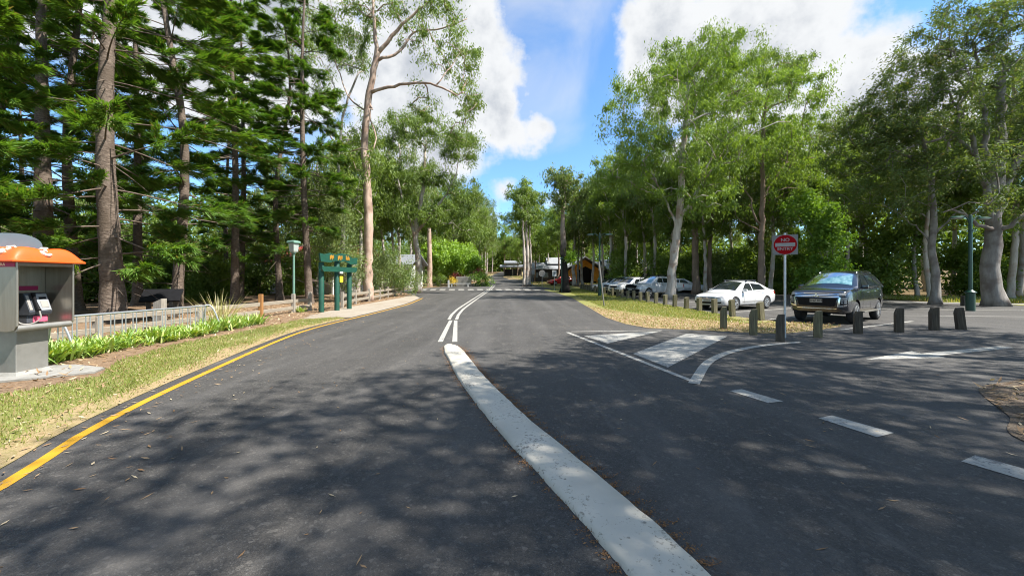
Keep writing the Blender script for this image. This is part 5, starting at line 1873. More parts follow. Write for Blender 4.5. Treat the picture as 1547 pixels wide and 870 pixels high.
# ------------------------------------------------------------------ rail fences
def fence(name, posts, mats, heights, rails, label, w=.14):
    p0 = posts[0]
    root = empty(name, (p0[0], p0[1], zg(p0[1])), 0, label, 'fence')
    off = Vector((p0[0], p0[1], zg(p0[1])))
    for (x, y), m, h in zip(posts, mats, heights):
        mb = MB()
        z = zg(y)
        mb.box(Vector((x, y, z + h / 2 - .05)) - off, (w, w, h + .1), rz=.1, bev=.008)
        mb.build('post', M[m], root)
    for i in range(len(posts) - 1):
        a, b = Vector((*posts[i], zg(posts[i][1]))), Vector((*posts[i + 1], zg(posts[i + 1][1])))
        d = b - a
        ang = math.atan2(d.y, d.x)
        for hz, hh in rails:
            mb = MB()
            c = (a + b) / 2 + Vector((.0, 0, hz))
            rot = Matrix.Rotation(ang, 4, 'Z') @ Matrix.Rotation(-math.atan2(d.z, d.xy.length), 4, 'Y')
            bmr = bmesh.new()
            bmesh.ops.create_cube(bmr, size=1)
            bmesh.ops.scale(bmr, vec=(d.length - w * .9, .055, hh), verts=bmr.verts)
            bmesh.ops.bevel(bmr, geom=bmr.edges[:], offset=.01, segments=1, affect='EDGES')
            mb.bm(bmr, Matrix.Translation(c - off) @ rot)
            mb.build('rail', M['timber_rail'], root)
    return root


fence('rail_fence', [(-11.2, 7.0), (-11.0, 10.2), (-10.75, 13.2), (-10.45, 16.0), (-10.4, 18.3), (-10.25, 19.5)], ['timber_grey', 'timber_grey', 'timber_grey', 'timber_brown', 'timber_grey', 'timber_grey'], [.62, .62, .74, .98, .9, .95], [(.56, .15), (.24, .15)], 'weathered rail fence with one tan post, starting behind the bicycle rack')
fence('rail_fence', [(-9.45, 21.4), (-9.85, 24.2), (-10.0, 26.9), (-10.1, 29.4), (-10.2, 31.6), (-10.3, 33.8), (-10.4, 36.0)], ['timber_grey'] * 7, [.88, .92, .9, .92, .9, .9, .88], [(.66, .17), (.28, .17)], 'weathered grey rail fence running on beyond the green gateway')


# ------------------------------------------------------------------ green gateway
def gateway():
    pts = [(-9.22, 18.6), (-8.92, 19.6), (-8.72, 20.6)]
    root = empty('gateway_arch', (-8.92, 19.6, zg(19.6)), 0, 'green timber gateway of three round posts with a carved zigzag top board', 'gateway')
    off = Vector((-8.92, 19.6, zg(19.6)))
    for (x, y), h in zip(pts, (2.42, 2.7, 2.42)):
        MB().lathe([(.125, -.05), (.125, h - .04), (.10, h)], 18, Matrix.Translation(Vector((x, y, zg(y))) - off)).build('post', M['teal_paint'], root, smooth=True)
    d = (Vector(pts[2]) - Vector(pts[0])).normalized()
    ang = math.atan2(d.y, d.x)
    def bm_(cz, poly, th, name, mat, offx=0):
        mb = MB()
        mb.prism(poly, 'y', -th / 2, th / 2)
        mt = Matrix.Translation((offx * d.y, -offx * d.x, cz)) @ Matrix.Rotation(ang, 4, 'Z')
        mb.v = [mt @ v for v in mb.v]
        return mb.build(name, mat, root)
    bm_(2.1, [(-1.3, -.02), (-1.2, -.13), (1.2, -.13), (1.3, -.02), (1.3, .12), (-1.3, .12)], .12, 'lower_beam', M['teal_paint'], offx=.17)
    zig = [(-1.35, .02), (-.75, .0), (-.35, .1), (0, .06), (.42, .1), (.8, -.04), (1.35, .0), (1.4, .34), (.95, .3), (.6, .46), (.1, .5), (-.3, .4), (-.7, .47), (-1.1, .38), (-1.42, .42)]
    top = bm_(2.42, zig, .08, 'top_board', M['teal_paint'], offx=.15)
    for cx, w in ((-.62, .3), (-.02, .36), (.56, .3)):
        mb = MB()
        for q in range(4):
            x = cx - w / 2 + w * (q + .5) / 4
            mb.box((x, -.05, .24 + .05 * ((q + int(cx * 10)) % 2)), (w / 4 * .72, .03, .22 - .05 * (q % 2)), bev=.012)
        mt = Matrix.Translation((.15 * d.y, -.15 * d.x, 2.42)) @ Matrix.Rotation(ang, 4, 'Z')
        mb.v = [mt @ v for v in mb.v]
        mb.build('carved_mark', M['ochre'], top)
    mt = Matrix.Rotation(ang, 4, 'Z')
    mb = MB().box((0.14, -.15, 1.6), (.24, .02, .3))
    mb.v = [mt @ v for v in mb.v]
    mb.build('notice', M['yellow'], root)
    mb = MB().box((0.05, -.2, 1.93), (.22, .1, .1), bev=.02)
    mb.v = [mt @ v for v in mb.v]
    mb.build('floodlight', M['white'], root)


gateway()

# lantern on a pale green post
root = empty('garden_lamp', (-11.35, 20.0, zg(20)), 0, 'pale green garden lamp post with a square opal lantern', 'lamp post')
MB().lathe([(.075, 0), (.06, .6), (.05, 2.95)], 14).build('post', M['pale_green'], root, smooth=True)
mb = MB().lathe([(.16, 3.0), (.2, 3.06), (.24, 3.45), (.2, 3.47)], 4, Matrix.Rotation(.5, 4, 'Z'))
mb.build('lantern', M['opal'], root)
MB().lathe([(.31, 3.46), (.33, 3.52), (.29, 3.58), (.08, 3.62)], 4, Matrix.Rotation(.5, 4, 'Z')).build('cap', M['pale_green'], root)
MB().lathe([(.09, 2.92), (.13, 3.0)], 12).build('collar', M['pale_green'], root)

# dark sign panel leaning on its posts, stump post
root = empty('sign_panel', (-14.2, 15.6, zg(15.6)), R(28), 'dark slanted information panel on two posts under the pines', 'sign panel')
mb = MB()
mb.box((0, 0, .95), (1.25, .06, .75), rot=Matrix.Rotation(R(-52), 4, 'X'), bev=.01)
mb.build('panel', M['black'], root)
for sx in (-.42, .42):
    MB().box((sx, .06, .48), (.14, .14, 1.0), bev=.01).build('post', M['timber_dark'], root)
mb = MB()
mb.prism([(-.13, -.03), (.13, -.03), (.13, .98), (-.13, .86)], 'y', -.1, .1)
o = mb.build('stump_post', M['timber_grey'])
o.location = (-11.35, 12.4, 0)
tag(o, 'short grey squared post behind the middle of the bicycle rack', 'post')


# ------------------------------------------------------------------ no entry sign
def no_entry():
    x, y = 7.42, 10.45
    root = empty('no_entry_sign', (x, y, zg(y)), math.atan2(-x, y) + .12, 'red and white NO ENTRY sign on a grey steel pole behind the bollards', 'road sign')
    MB().tube([(0, .04, -.1), (0, .04, 2.86)], .03, 14).build('pole', M['galv'], root, smooth=True)
    zc, s = 2.54, .54
    pl = MB().box((0, 0, zc), (s + .03, .008, s), bev=.0)
    pl = pl.build('plate', M['sign_back'], root)
    mt = face_mat((0, -.0065, zc), (1, 0, 0), (0, -1, 0))
    def disc(r, z0, z1):
        e = MB()
        e.lathe([(r, z0), (r, z1)], 48, mt)
        return e
    disc(.266, -.001, .002).build('border', M['sign_white'], pl)
    disc(.261, .001, .0045).build('red_disc', M['sign_red'], pl)
    MB().box((0, -.0115, zc), (.445, .004, .098)).build('white_bar', M['sign_white'], pl)
    text_mb('NO', .125, .0015, face_mat((0, -.0125, zc + .125), (1, 0, 0), (0, -1, 0)), .0015).build('lettering', M['sign_white'], pl)
    text_mb('ENTRY', .115, .0015, face_mat((0, -.0125, zc - .115), (1, 0, 0), (0, -1, 0)), .0015).build('lettering', M['sign_white'], pl)
    mb = MB()
    for dz in (-.15, .15):
        mb.box((0, .035, zc + dz), (.09, .07, .03))
    mb.build('bracket', M['galv'], root)


no_entry()


# ------------------------------------------------------------------ bollards
def bollard_mesh(h, w, cut, name, mat, seed):
    rng = random.Random(seed)
    mb = MB()
    mb.prism([(-w / 2, -.05), (w / 2, -.05), (w / 2, h), (w / 2 - .025, h + .004), (-w / 2 + w * .28, h - .01), (-w / 2, h - cut)], 'y', -w / 2, w / 2)
    return mb


NTH = ['first', 'second', 'third', 'fourth', 'fifth', 'sixth', 'seventh', 'eighth', 'ninth', 'tenth', 'eleventh', 'twelfth', 'thirteenth', 'fourteenth', 'fifteenth', 'sixteenth', 'seventeenth', 'eighteenth', 'nineteenth', 'twentieth']
rb = random.Random(8)
G_B2 = 'squat bollards with sloping tops along the side road'
front = [((1093, 498), .72, 'timber_green', 'mossy squared bollard on the leaf litter, front row end beside the white sedan'), ((1138, 506), .74, 'timber_green', 'mossy bollard with a slant-cut top left of the NO ENTRY pole'),
         ((1178.5, 516), .70, 'timber_dark', 'dark bollard standing directly in front of the NO ENTRY pole'), ((1235.5, 510), .73, 'timber_green', 'green-stained bollard in front of the dark four wheel drive grille'),
         ((1296, 504), .66, 'timber_dark', 'nearly black bollard in front of the dark four wheel drive front wheel'), ((1358, 502), .73, 'timber_dark', 'dark bollard just right of the dark four wheel drive'),
         ((1411, 499), .72, 'timber_dark', 'dark bollard third from the side road end, under the double-armed lamp'), ((1452, 498), .70, 'timber_dark', 'last dark bollard of the row, slightly tilted')]
for (px, h, m, lb) in front:  # the dark ones carry the tree shade in their timber colour
    x, y = at(*px)
    mb = bollard_mesh(h, .185, .16, 'bollard', m, 1)
    o = mb.build('bollard', M[m], bevel=0)
    o.location = (x, y, zg(y))
    o.rotation_euler = (rb.uniform(-.02, .02), (-.0 if px[0] < 1440 else .0), R(-28) + rb.uniform(-.12, .12))
    if px[0] > 1440:
        o.rotation_euler = (0, -.09, R(-25))
    tag(o, lb, 'bollard', G_B2)
base = None
row = [(9.62, 14.85), (9.4, 16.4), (9.32, 17.7), (9.25, 19.0), (9.2, 20.3), (9.18, 21.7), (9.15, 23.0), (9.13, 24.4), (9.1, 25.8), (9.08, 27.2), (9.05, 28.6), (9.03, 30.0), (9.0, 31.4), (8.98, 32.8), (8.95, 34.2), (8.93, 35.6), (8.9, 37.0), (8.9, 38.4), (8.9, 39.8), (8.9, 41.2), (8.9, 42.6), (8.9, 44.0), (8.9, 45.4), (8.9, 46.8), (8.9, 48.2), (8.9, 49.6)]
for k, (x, y) in enumerate(row):
    if base is None:
        mb = bollard_mesh(.7, .185, .05, 'bollard', 'timber_green', 1)
        o = base = mb.build('bollard', M['timber_green'])
    else:
        o = base.copy()
        COL.objects.link(o)
    o.location = (x, y, zg(y))
    o.rotation_euler = (rb.uniform(-.055, .055), rb.uniform(-.055, .055), R(10) + rb.uniform(-.15, .15))
    o.scale = (1, 1, rb.uniform(.92, 1.06))
    if k < 20:
        tag(o, '%s timber bollard along the grass verge, counted away from the NO ENTRY sign' % NTH[k], 'bollard', 'timber bollards between the grass verge and the car park')
    else:
        tag(o, 'small distant timber bollard at the far end of the grass verge', 'bollard', 'distant bollards at the far end of the grass verge')
mb = bollard_mesh(.62, .2, .02, 'bollard', 'timber_dark', 1)
o = mb.build('bollard', M['timber_dark'])
o.location = (26.9, 22.9, zg(22.9))
tag(o, 'lone brown bollard at the wood edge left of the double-armed lamp', 'bollard')


# ------------------------------------------------------------------ lamps
def lamp(x, y, H, rz, label, base_h=1.0, r=.075):
    root = empty('street_lamp', (x, y, zg(y)), rz, label, 'street lamp', 'green double-armed street lamps')
    MB().lathe([(r * 2.0, -.05), (r * 2.0, base_h * .9), (r * 2.6, base_h * .92), (r * 2.6, base_h * .96), (r * 1.2, base_h * 1.06)], 18).build('base', M['green_paint'], root, smooth=True)
    MB().lathe([(r, base_h), (r * .95, H * .6), (r * .8, H), (r * .4, H + .06)], 16).build('pole', M['green_paint'], root, smooth=True)
    MB().lathe([(r * 1.5, H - .75), (r * 1.5, H - .70)], 14).build('collar', M['green_paint'], root)
    for s in (-1, 1):
        P = smooth_line3([(0, 0, H - .55), (s * .14, 0, H - .2), (s * .4, 0, H - .02), (s * .62, 0, H - .06)], .08)
        a = MB().tube(P, .032, 8).build('arm', M['green_paint'], root, smooth=True)
        mb = MB()
        mb.lathe([(.02, .06), (.12, .04), (.2, -.02), (.2, -.045)], 16, Matrix.Translation((s * .82, 0, H - .09)) @ Matrix.Scale(1.75, 4, (1, 0, 0)))
        hd = mb.build('head', M['green_paint'], root, smooth=True)
        MB().lathe([(.16, -.05), (.13, -.085), (.02, -.1)], 16, Matrix.Translation((s * .82, 0, H - .09)) @ Matrix.Scale(1.75, 4, (1, 0, 0))).build('diffuser', M['opal'], hd, smooth=True)


x, y = at(1466, 470)
lamp(x, y, 4.78, R(8), 'nearer green double-armed street lamp in front of the massive gum', 1.0, .085)
lamp(7.75, 34.0, 5.55, R(-5), 'farther green double-armed street lamp at the verge left of the parked cars', 1.55, .08)


# leaning bare post on the verge
mb = MB().tube([(0, 0, -.1), (-.31, .05, 2.62)], [.035, .05], 10)
mb.box((-.3, .05, 2.35), (.03, .11, .5))
o = mb.build('leaning_post', M['sign_back'])
x, y = at(913, 463)
o.location = (x, y, zg(y))
tag(o, 'pale leaning post with a sign seen edge on, on the grass verge', 'post')
# thin green lamp post, round and small signs far right of the road
root = empty('thin_lamp_post', (5.3, 41.0, zg(41)), 0, 'thin dark green post left of the charred trunk', 'lamp post')
MB().tube([(0, 0, -.05), (0, 0, 3.6)], .055, 8).build('pole', M['green_paint'], root)
MB().lathe([(.05, 3.5), (.2, 3.56), (.22, 3.62), (.05, 3.75)], 12).build('head', M['green_paint'], root)
for (px, Y, zc, w, h, rd, lb, mt_) in ((819, 56, 2.0, .95, .95, True, 'round pale sign on a post right of the far crossing', 'sign_white'), (805, 60, 2.2, .62, .8, False, 'small square sign farthest along the right verge', 'sign_white'), (837.5, 47, 2.05, .5, .75, False, 'small upright white sign left of the charred trunk', 'white')):
    x = (px - 773.5) / FOC * Y
    root = empty('roadside_sign', (x, Y, zg(Y)), 0, lb, 'road sign')
    MB().tube([(0, .03, -.05), (0, .03, zc + h / 2)], .035, 8).build('pole', M['galv'], root)
    if rd:
        MB().lathe([(w / 2, -.01), (w / 2, .01)], 28, Matrix.Translation((0, -.02, zc)) @ Matrix.Rotation(pi / 2, 4, 'X')).build('plate', M[mt_], root)
        MB().lathe([(w / 2 * .72, -.004), (w / 2 * .72, .004)], 28, Matrix.Translation((0, -.034, zc)) @ Matrix.Rotation(pi / 2, 4, 'X')).build('disc', M['sign_back'], root)
    else:
        MB().box((0, -.02, zc), (w, .02, h)).build('plate', M[mt_], root)
        MB().box((0, -.033, zc + .04), (w * .55, .006, h * .4)).build('panel', M['mid_grey'], root)

# white bench and planter at the far left corner
root = empty('bench', (-8.3, 57.0, zg(57)), 0, 'low white bench in front of the red shrub at the far corner', 'bench')
MB().box((.6, 0, .48), (3.0, .45, .09)).build('seat', M['white'], root)
for sx in (-.6, 1.8):
    MB().box((sx, 0, .22), (.16, .4, .44)).build('leg', M['white'], root)
root = empty('wall_sign', (-7.3, 58.2, zg(58.2)), 0, 'pale low masonry sign wall behind the white bench', 'sign wall')
MB().box((0, 0, .75), (2.3, .3, 1.5), bev=.04).build('wall', M['concrete'], root)
o = MB().box((0, 0, .5), (.22, .22, 1.1), bev=.03).build('marker_post', M['white'])
o.location = (-8.95, 54.2, zg(54.2))
tag(o, 'stubby white marker post in front of the white bench', 'post')
# ------------------------------------------------------------------ vehicles
def lerp(a, b, t):
    return a + (b - a) * t


class Car:
    """x forward, y to the car's left, z up; ground at 0"""

    def __init__(s, name, label, cat, group, spec):
        s.root = empty(name, (0, 0, 0), 0, label, cat, group)
        s.sp = spec

    def body(s, mat, arch_r=None):
        st0 = np.array(s.sp['stations'], float)          # (x, zbot, ztop, halfwidth)
        tt = np.arange(len(st0))
        st = []
        for i in range(len(st0) - 1):
            p0, p1, p2, p3 = st0[max(0, i - 1)], st0[i], st0[i + 1], st0[min(len(st0) - 1, i + 2)]
            for t in (0, .25, .5, .75):
                q = 0.5 * ((2 * p1) + (p2 - p0) * t + (2 * p0 - 5 * p1 + 4 * p2 - p3) * t * t + (-p0 + 3 * p1 - 3 * p2 + p3) * t ** 3)
                q[0] = lerp(p1[0], p2[0], t)
                st.append(q)
        st.append(st0[-1])
        rows = []
        for (x, zb, zt, w) in st:
            h = zt - zb
            half = [(0, zb), (.70 * w, zb), (.92 * w, zb + .05), (.975 * w, zb + .16 * h + .02), (1.0 * w, zb + .42 * h), (.995 * w, zb + .62 * h), (.965 * w, zb + .84 * h), (.92 * w, zt - .035), (.84 * w, zt - .005), (.5 * w, zt + .018), (0, zt + .028)]
            fine = []
            H_ = np.array(half[1:-1], float)
            for i in range(len(H_) - 1):
                p0, p1, p2, p3 = H_[max(0, i - 1)], H_[i], H_[i + 1], H_[min(len(H_) - 1, i + 2)]
                for t in (0, .5):
                    fine.append(tuple(0.5 * ((2 * p1) + (p2 - p0) * t + (2 * p0 - 5 * p1 + 4 * p2 - p3) * t * t + (-p0 + 3 * p1 - 3 * p2 + p3) * t ** 3)))
            fine.append(tuple(H_[-1]))
            half = [half[0]] + fine + [half[-1]]
            ring = [(x, y, z) for (y, z) in half] + [(x, -y, z) for (y, z) in half[-2:0:-1]]
            rows.append(ring)
        n = len(rows[0])
        vs = [p for r in rows for p in r]
        fs = []
        for i in range(len(rows) - 1):
            for k in range(n):
                a, b = i * n + k, i * n + (k + 1) % n
                fs.append((a, b, b + n, a + n))
        fs.append(tuple(range(n - 1, -1, -1)))
        fs.append(tuple(range((len(rows) - 1) * n, len(rows) * n)))
        o = link_mesh('body', vs, fs, mat, s.root)
        bm = bmesh.new()
        bm.from_mesh(o.data)
        bmesh.ops.recalc_face_normals(bm, faces=bm.faces)
        bm.to_mesh(o.data)
        bm.free()
        # wheel arches
        ar = arch_r or s.sp['wheel_r'] + .06
        dg = bpy.context.evaluated_depsgraph_get()
        for wx in s.sp['wheel_x']:
            for sd in (1, -1):
                c = MB().lathe([(ar, 0), (ar, .34)], 28, Matrix.Translation((wx, sd * (s.sp['w'] - .27) - (0 if sd > 0 else .0), s.sp['wheel_r'] + .01)) @ Matrix.Rotation(-sd * pi / 2, 4, 'X'))
                cu = c.build('cut', mat)
                md = o.modifiers.new('b', 'BOOLEAN')
                md.object = cu
                md.operation = 'DIFFERENCE'
                md.solver = 'EXACT'
                dg.update()
                me = bpy.data.meshes.new_from_object(o.evaluated_get(bpy.context.evaluated_depsgraph_get()))
                o.modifiers.clear()
                old = o.data
                o.data = me
                bpy.data.meshes.remove(old)
                bpy.data.objects.remove(cu)
        o.data.name = 'body'
        o.data.polygons.foreach_set('use_smooth', [True] * len(o.data.polygons))
        o.data.set_sharp_from_angle(angle=R(32))
        s.bo = o
        s.bvh = s._bvh(o)
        return o

    def _bvh(s, o):
        bm = bmesh.new()
        bm.from_mesh(o.data)
        b = BVHTree.FromBMesh(bm)
        bm.free()
        return b

    def cabin(s, mat):
        pr = s.sp['cabin']            # list of (x, z) along the roofline, ends on the body
        wb, wr, zb, zr = s.sp['cab_w']
        vs, fs = [], []
        def wid(z):
            t = min(1, max(0, (z - zb) / (zr - zb)))
            return lerp(wb, wr, t)
        m = 9
        P = [(p[0], p[1]) for p in pr]
        for (x, z) in P:
            w = wid(z)
            for j in range(m):
                u = -1 + 2 * j / (m - 1)
                uu = math.copysign(1 - (1 - abs(u)) ** 1.0, u)
                crown = .05 * (1 - uu * uu) * min(1, max(0, (z - zb) / (zr - zb) * 1.5))
                curve = s.sp.get('ws_curve', .12) * (1 - uu * uu)
                f = (1 if x > s.sp['mid_x'] else -1)
                k = 1 - min(1, max(0, (z - zb) / (zr - zb)))
                vs.append((x + f * curve * (.35 + .65 * k) * (1 if abs(x - s.sp['mid_x']) > .25 else 0), uu * w, z + crown))
        for i in range(len(P) - 1):
            for j in range(m - 1):
                a = i * m + j
                fs.append((a, a + 1, a + m + 1, a + m))
        # sides
        L_ = [i * m for i in range(len(P))]
        Rr = [i * m + m - 1 for i in range(len(P))]
        fs.append(tuple(L_))
        fs.append(tuple(reversed(Rr)))
        fs.append(tuple([0 * m + j for j in range(m)] + [(len(P) - 1) * m + j for j in range(m - 1, -1, -1)]))
        o = link_mesh('cabin', vs, fs, mat, s.root)
        bm = bmesh.new()
        bm.from_mesh(o.data)
        bmesh.ops.recalc_face_normals(bm, faces=bm.faces)
        sharp = [e for e in bm.edges if len(e.link_faces) == 2 and e.calc_face_angle(0) > R(35) and min(v.co.z for v in e.verts) > zb + .02]
        bmesh.ops.bevel(bm, geom=sharp, offset=.045, segments=3, affect='EDGES', profile=.5)
        bm.to_mesh(o.data)
        bm.free()
        o.data.polygons.foreach_set('use_smooth', [True] * len(o.data.polygons))
        o.data.set_sharp_from_angle(angle=R(40))
        s.co = o
        s.cbvh = s._bvh(o)
        return o

    def patch(s, name, quad, axis, mat, parent=None, off=.006, n=(8, 4), on='body', mirror=True):
        """a panel pressed onto the shell: quad of 2-D corners seen along axis ('f' front, 'r' rear, 's' side, 't' top)"""
        bvh = s.bvh if on == 'body' else s.cbvh
        res = []
        for sd in ((1, -1) if mirror else (1,)):
            vs, fs = [], []
            for i in range(n[0] + 1):
                for j in range(n[1] + 1):
                    u, v = i / n[0], j / n[1]
                    a = [lerp(lerp(quad[0][k], quad[1][k], u), lerp(quad[3][k], quad[2][k], u), v) for k in (0, 1)]
                    if axis == 'f':
                        o, d = Vector((4, sd * a[0], a[1])), Vector((-1, 0, 0))
                    elif axis == 'r':
                        o, d = Vector((-4, sd * a[0], a[1])), Vector((1, 0, 0))
                    elif axis == 's':
                        o, d = Vector((a[0], sd * 3, a[1])), Vector((0, -sd, 0))
                    else:
                        o, d = Vector((a[0], sd * a[1], 4)), Vector((0, 0, -1))
                    h, nn, _, dist = bvh.ray_cast(o, d)
                    if h is None:
                        h, nn, _, dist = bvh.find_nearest(Vector((a[0], sd * s.sp['w'], a[1])) if axis == 's' else Vector((s.sp['len'] / 2 * (1 if axis == 'f' else -1), sd * a[0], a[1])))
                    vs.append(h - d * off)
            m = n[1] + 1
            for i in range(n[0]):
                for j in range(n[1]):
                    a = i * m + j
                    q = (a, a + 1, a + m + 1, a + m)
                    fs.append(q)
            o = link_mesh(name, vs, fs, mat, parent or s.root, smooth=True)
            bm = bmesh.new()
            bm.from_mesh(o.data)
            bm.normal_update()
            bm.to_mesh(o.data)
            bm.free()
            res.append(o)
        return res

    def wheels(s, rim_mat, spokes=6, dark=False):
        r, w = s.sp['wheel_r'], .23
        t0 = None
        for wx in s.sp['wheel_x']:
            for sd in (1, -1):
                if t0 is None:
                    tr = MB().lathe([(r * .64, -w / 2), (r * .9, -w / 2), (r * .97, -w / 2 + .02), (r, -w / 2 + .05), (r, w / 2 - .05), (r * .97, w / 2 - .02), (r * .9, w / 2), (r * .64, w / 2)], 36, Matrix.Rotation(-pi / 2, 4, 'X'), cap=True)
                    tyre = tr.build('wheel', M['rubber'], s.root, smooth=True, sharp=50)
                    rb_ = MB()
                    rb_.lathe([(r * .66, w / 2 - .04), (r * .68, w / 2 + .004), (r * .6, w / 2 + .006), (r * .57, w / 2 - .05)], 36, Matrix.Rotation(-pi / 2, 4, 'X'), cap=False)
                    rb_.lathe([(r * .16, w / 2 - .05), (r * .16, w / 2 - .005), (r * .1, w / 2 + .004)], 14, Matrix.Rotation(-pi / 2, 4, 'X'))
                    for k in range(spokes):
                        a = 2 * pi * k / spokes
                        for da in (-.10, .10):
                            p0 = Vector((math.cos(a) * r * .12, w / 2 - .012, math.sin(a) * r * .12))
                            p1 = Vector((math.cos(a + da) * r * .62, w / 2 - .004, math.sin(a + da) * r * .62))
                            rb_.tube([p0, p1], [r * .06, r * .045], 6)
                    rim = rb_.build('rim', rim_mat, tyre, smooth=True)
                    hb = MB().lathe([(r * .6, w / 2 - .09), (r * .6, w / 2 - .085)], 24, Matrix.Rotation(-pi / 2, 4, 'X')).build('brake_disc', M['dark_grey'], tyre)
                    t0 = c = tyre
                else:
                    c = copy_tree(t0, s.root)
                c.location = (wx, sd * (s.sp['w'] - .125), r)
                c.rotation_euler = (0, 0, 0 if sd > 0 else pi)

    def windows(s, side, front, rear, glass, shade=None):
        for i, q in enumerate(side):
            s.patch('side_window', q, 's', M['glass'], s.co, .007, (6, 4), 'cabin')
        if front:
            ws = s.patch('windscreen', front, 't', glass, s.co, .008, (8, 5), 'cabin', mirror=False)[0]
        if rear:
            s.patch('rear_window', rear, 't', M['glass'], s.co, .008, (8, 4), 'cabin', mirror=False)

    def mirror(s, x, y, z, mat):
        for sd in (1, -1):
            mb = MB().box((x, sd * (y + .10), z), (.12, .21, .15), bev=.035)
            mb.box((x, sd * (y - .02), z - .04), (.07, .1, .05))
            mb.build('mirror', mat, s.root, smooth=True)

    def strip(s, name, pts, r, mat, parent=None):
        return MB().tube(pts, r, 6).build(name, mat, parent or s.root, smooth=True)

    def seams(s, xs, z0, z1):
        for x in xs:
            s.patch('door_seam', [(x - .006, z0), (x + .006, z0), (x + .006, z1), (x - .006, z1)], 's', M['black'], s.bo, .002, (1, 8))

    def handles(s, pts, mat):
        for (x, z) in pts:
            for sd in (1, -1):
                h, nn, _, d = s.bvh.ray_cast(Vector((x, sd * 3, z)), Vector((0, -sd, 0)))
                if h is not None:
                    MB().box(h + Vector((0, sd * .012, 0)), (.17, .025, .028), bev=.008).build('door_handle', mat, s.root)

    def place(s, x, y, heading):
        s.root.location = (x, y, zg(y) + .012)
        s.root.rotation_euler = (0, 0, heading)


def plate(c, x, z, txt, rear=False, tilt=0.0):
    mb = MB().box((x, 0, z), (.012, .37, .115))
    o = mb.build('number_plate', M['sign_white'], c.root)
    if txt:
        n = -1 if rear else 1
        text_mb(txt, .1, .001, face_mat((x + n * .0075, 0, z), (0, n, 0), (n, 0, 0)), .001).build('lettering', M['black'], o)
    return o


HEAD = math.atan2(-.47, -.88)


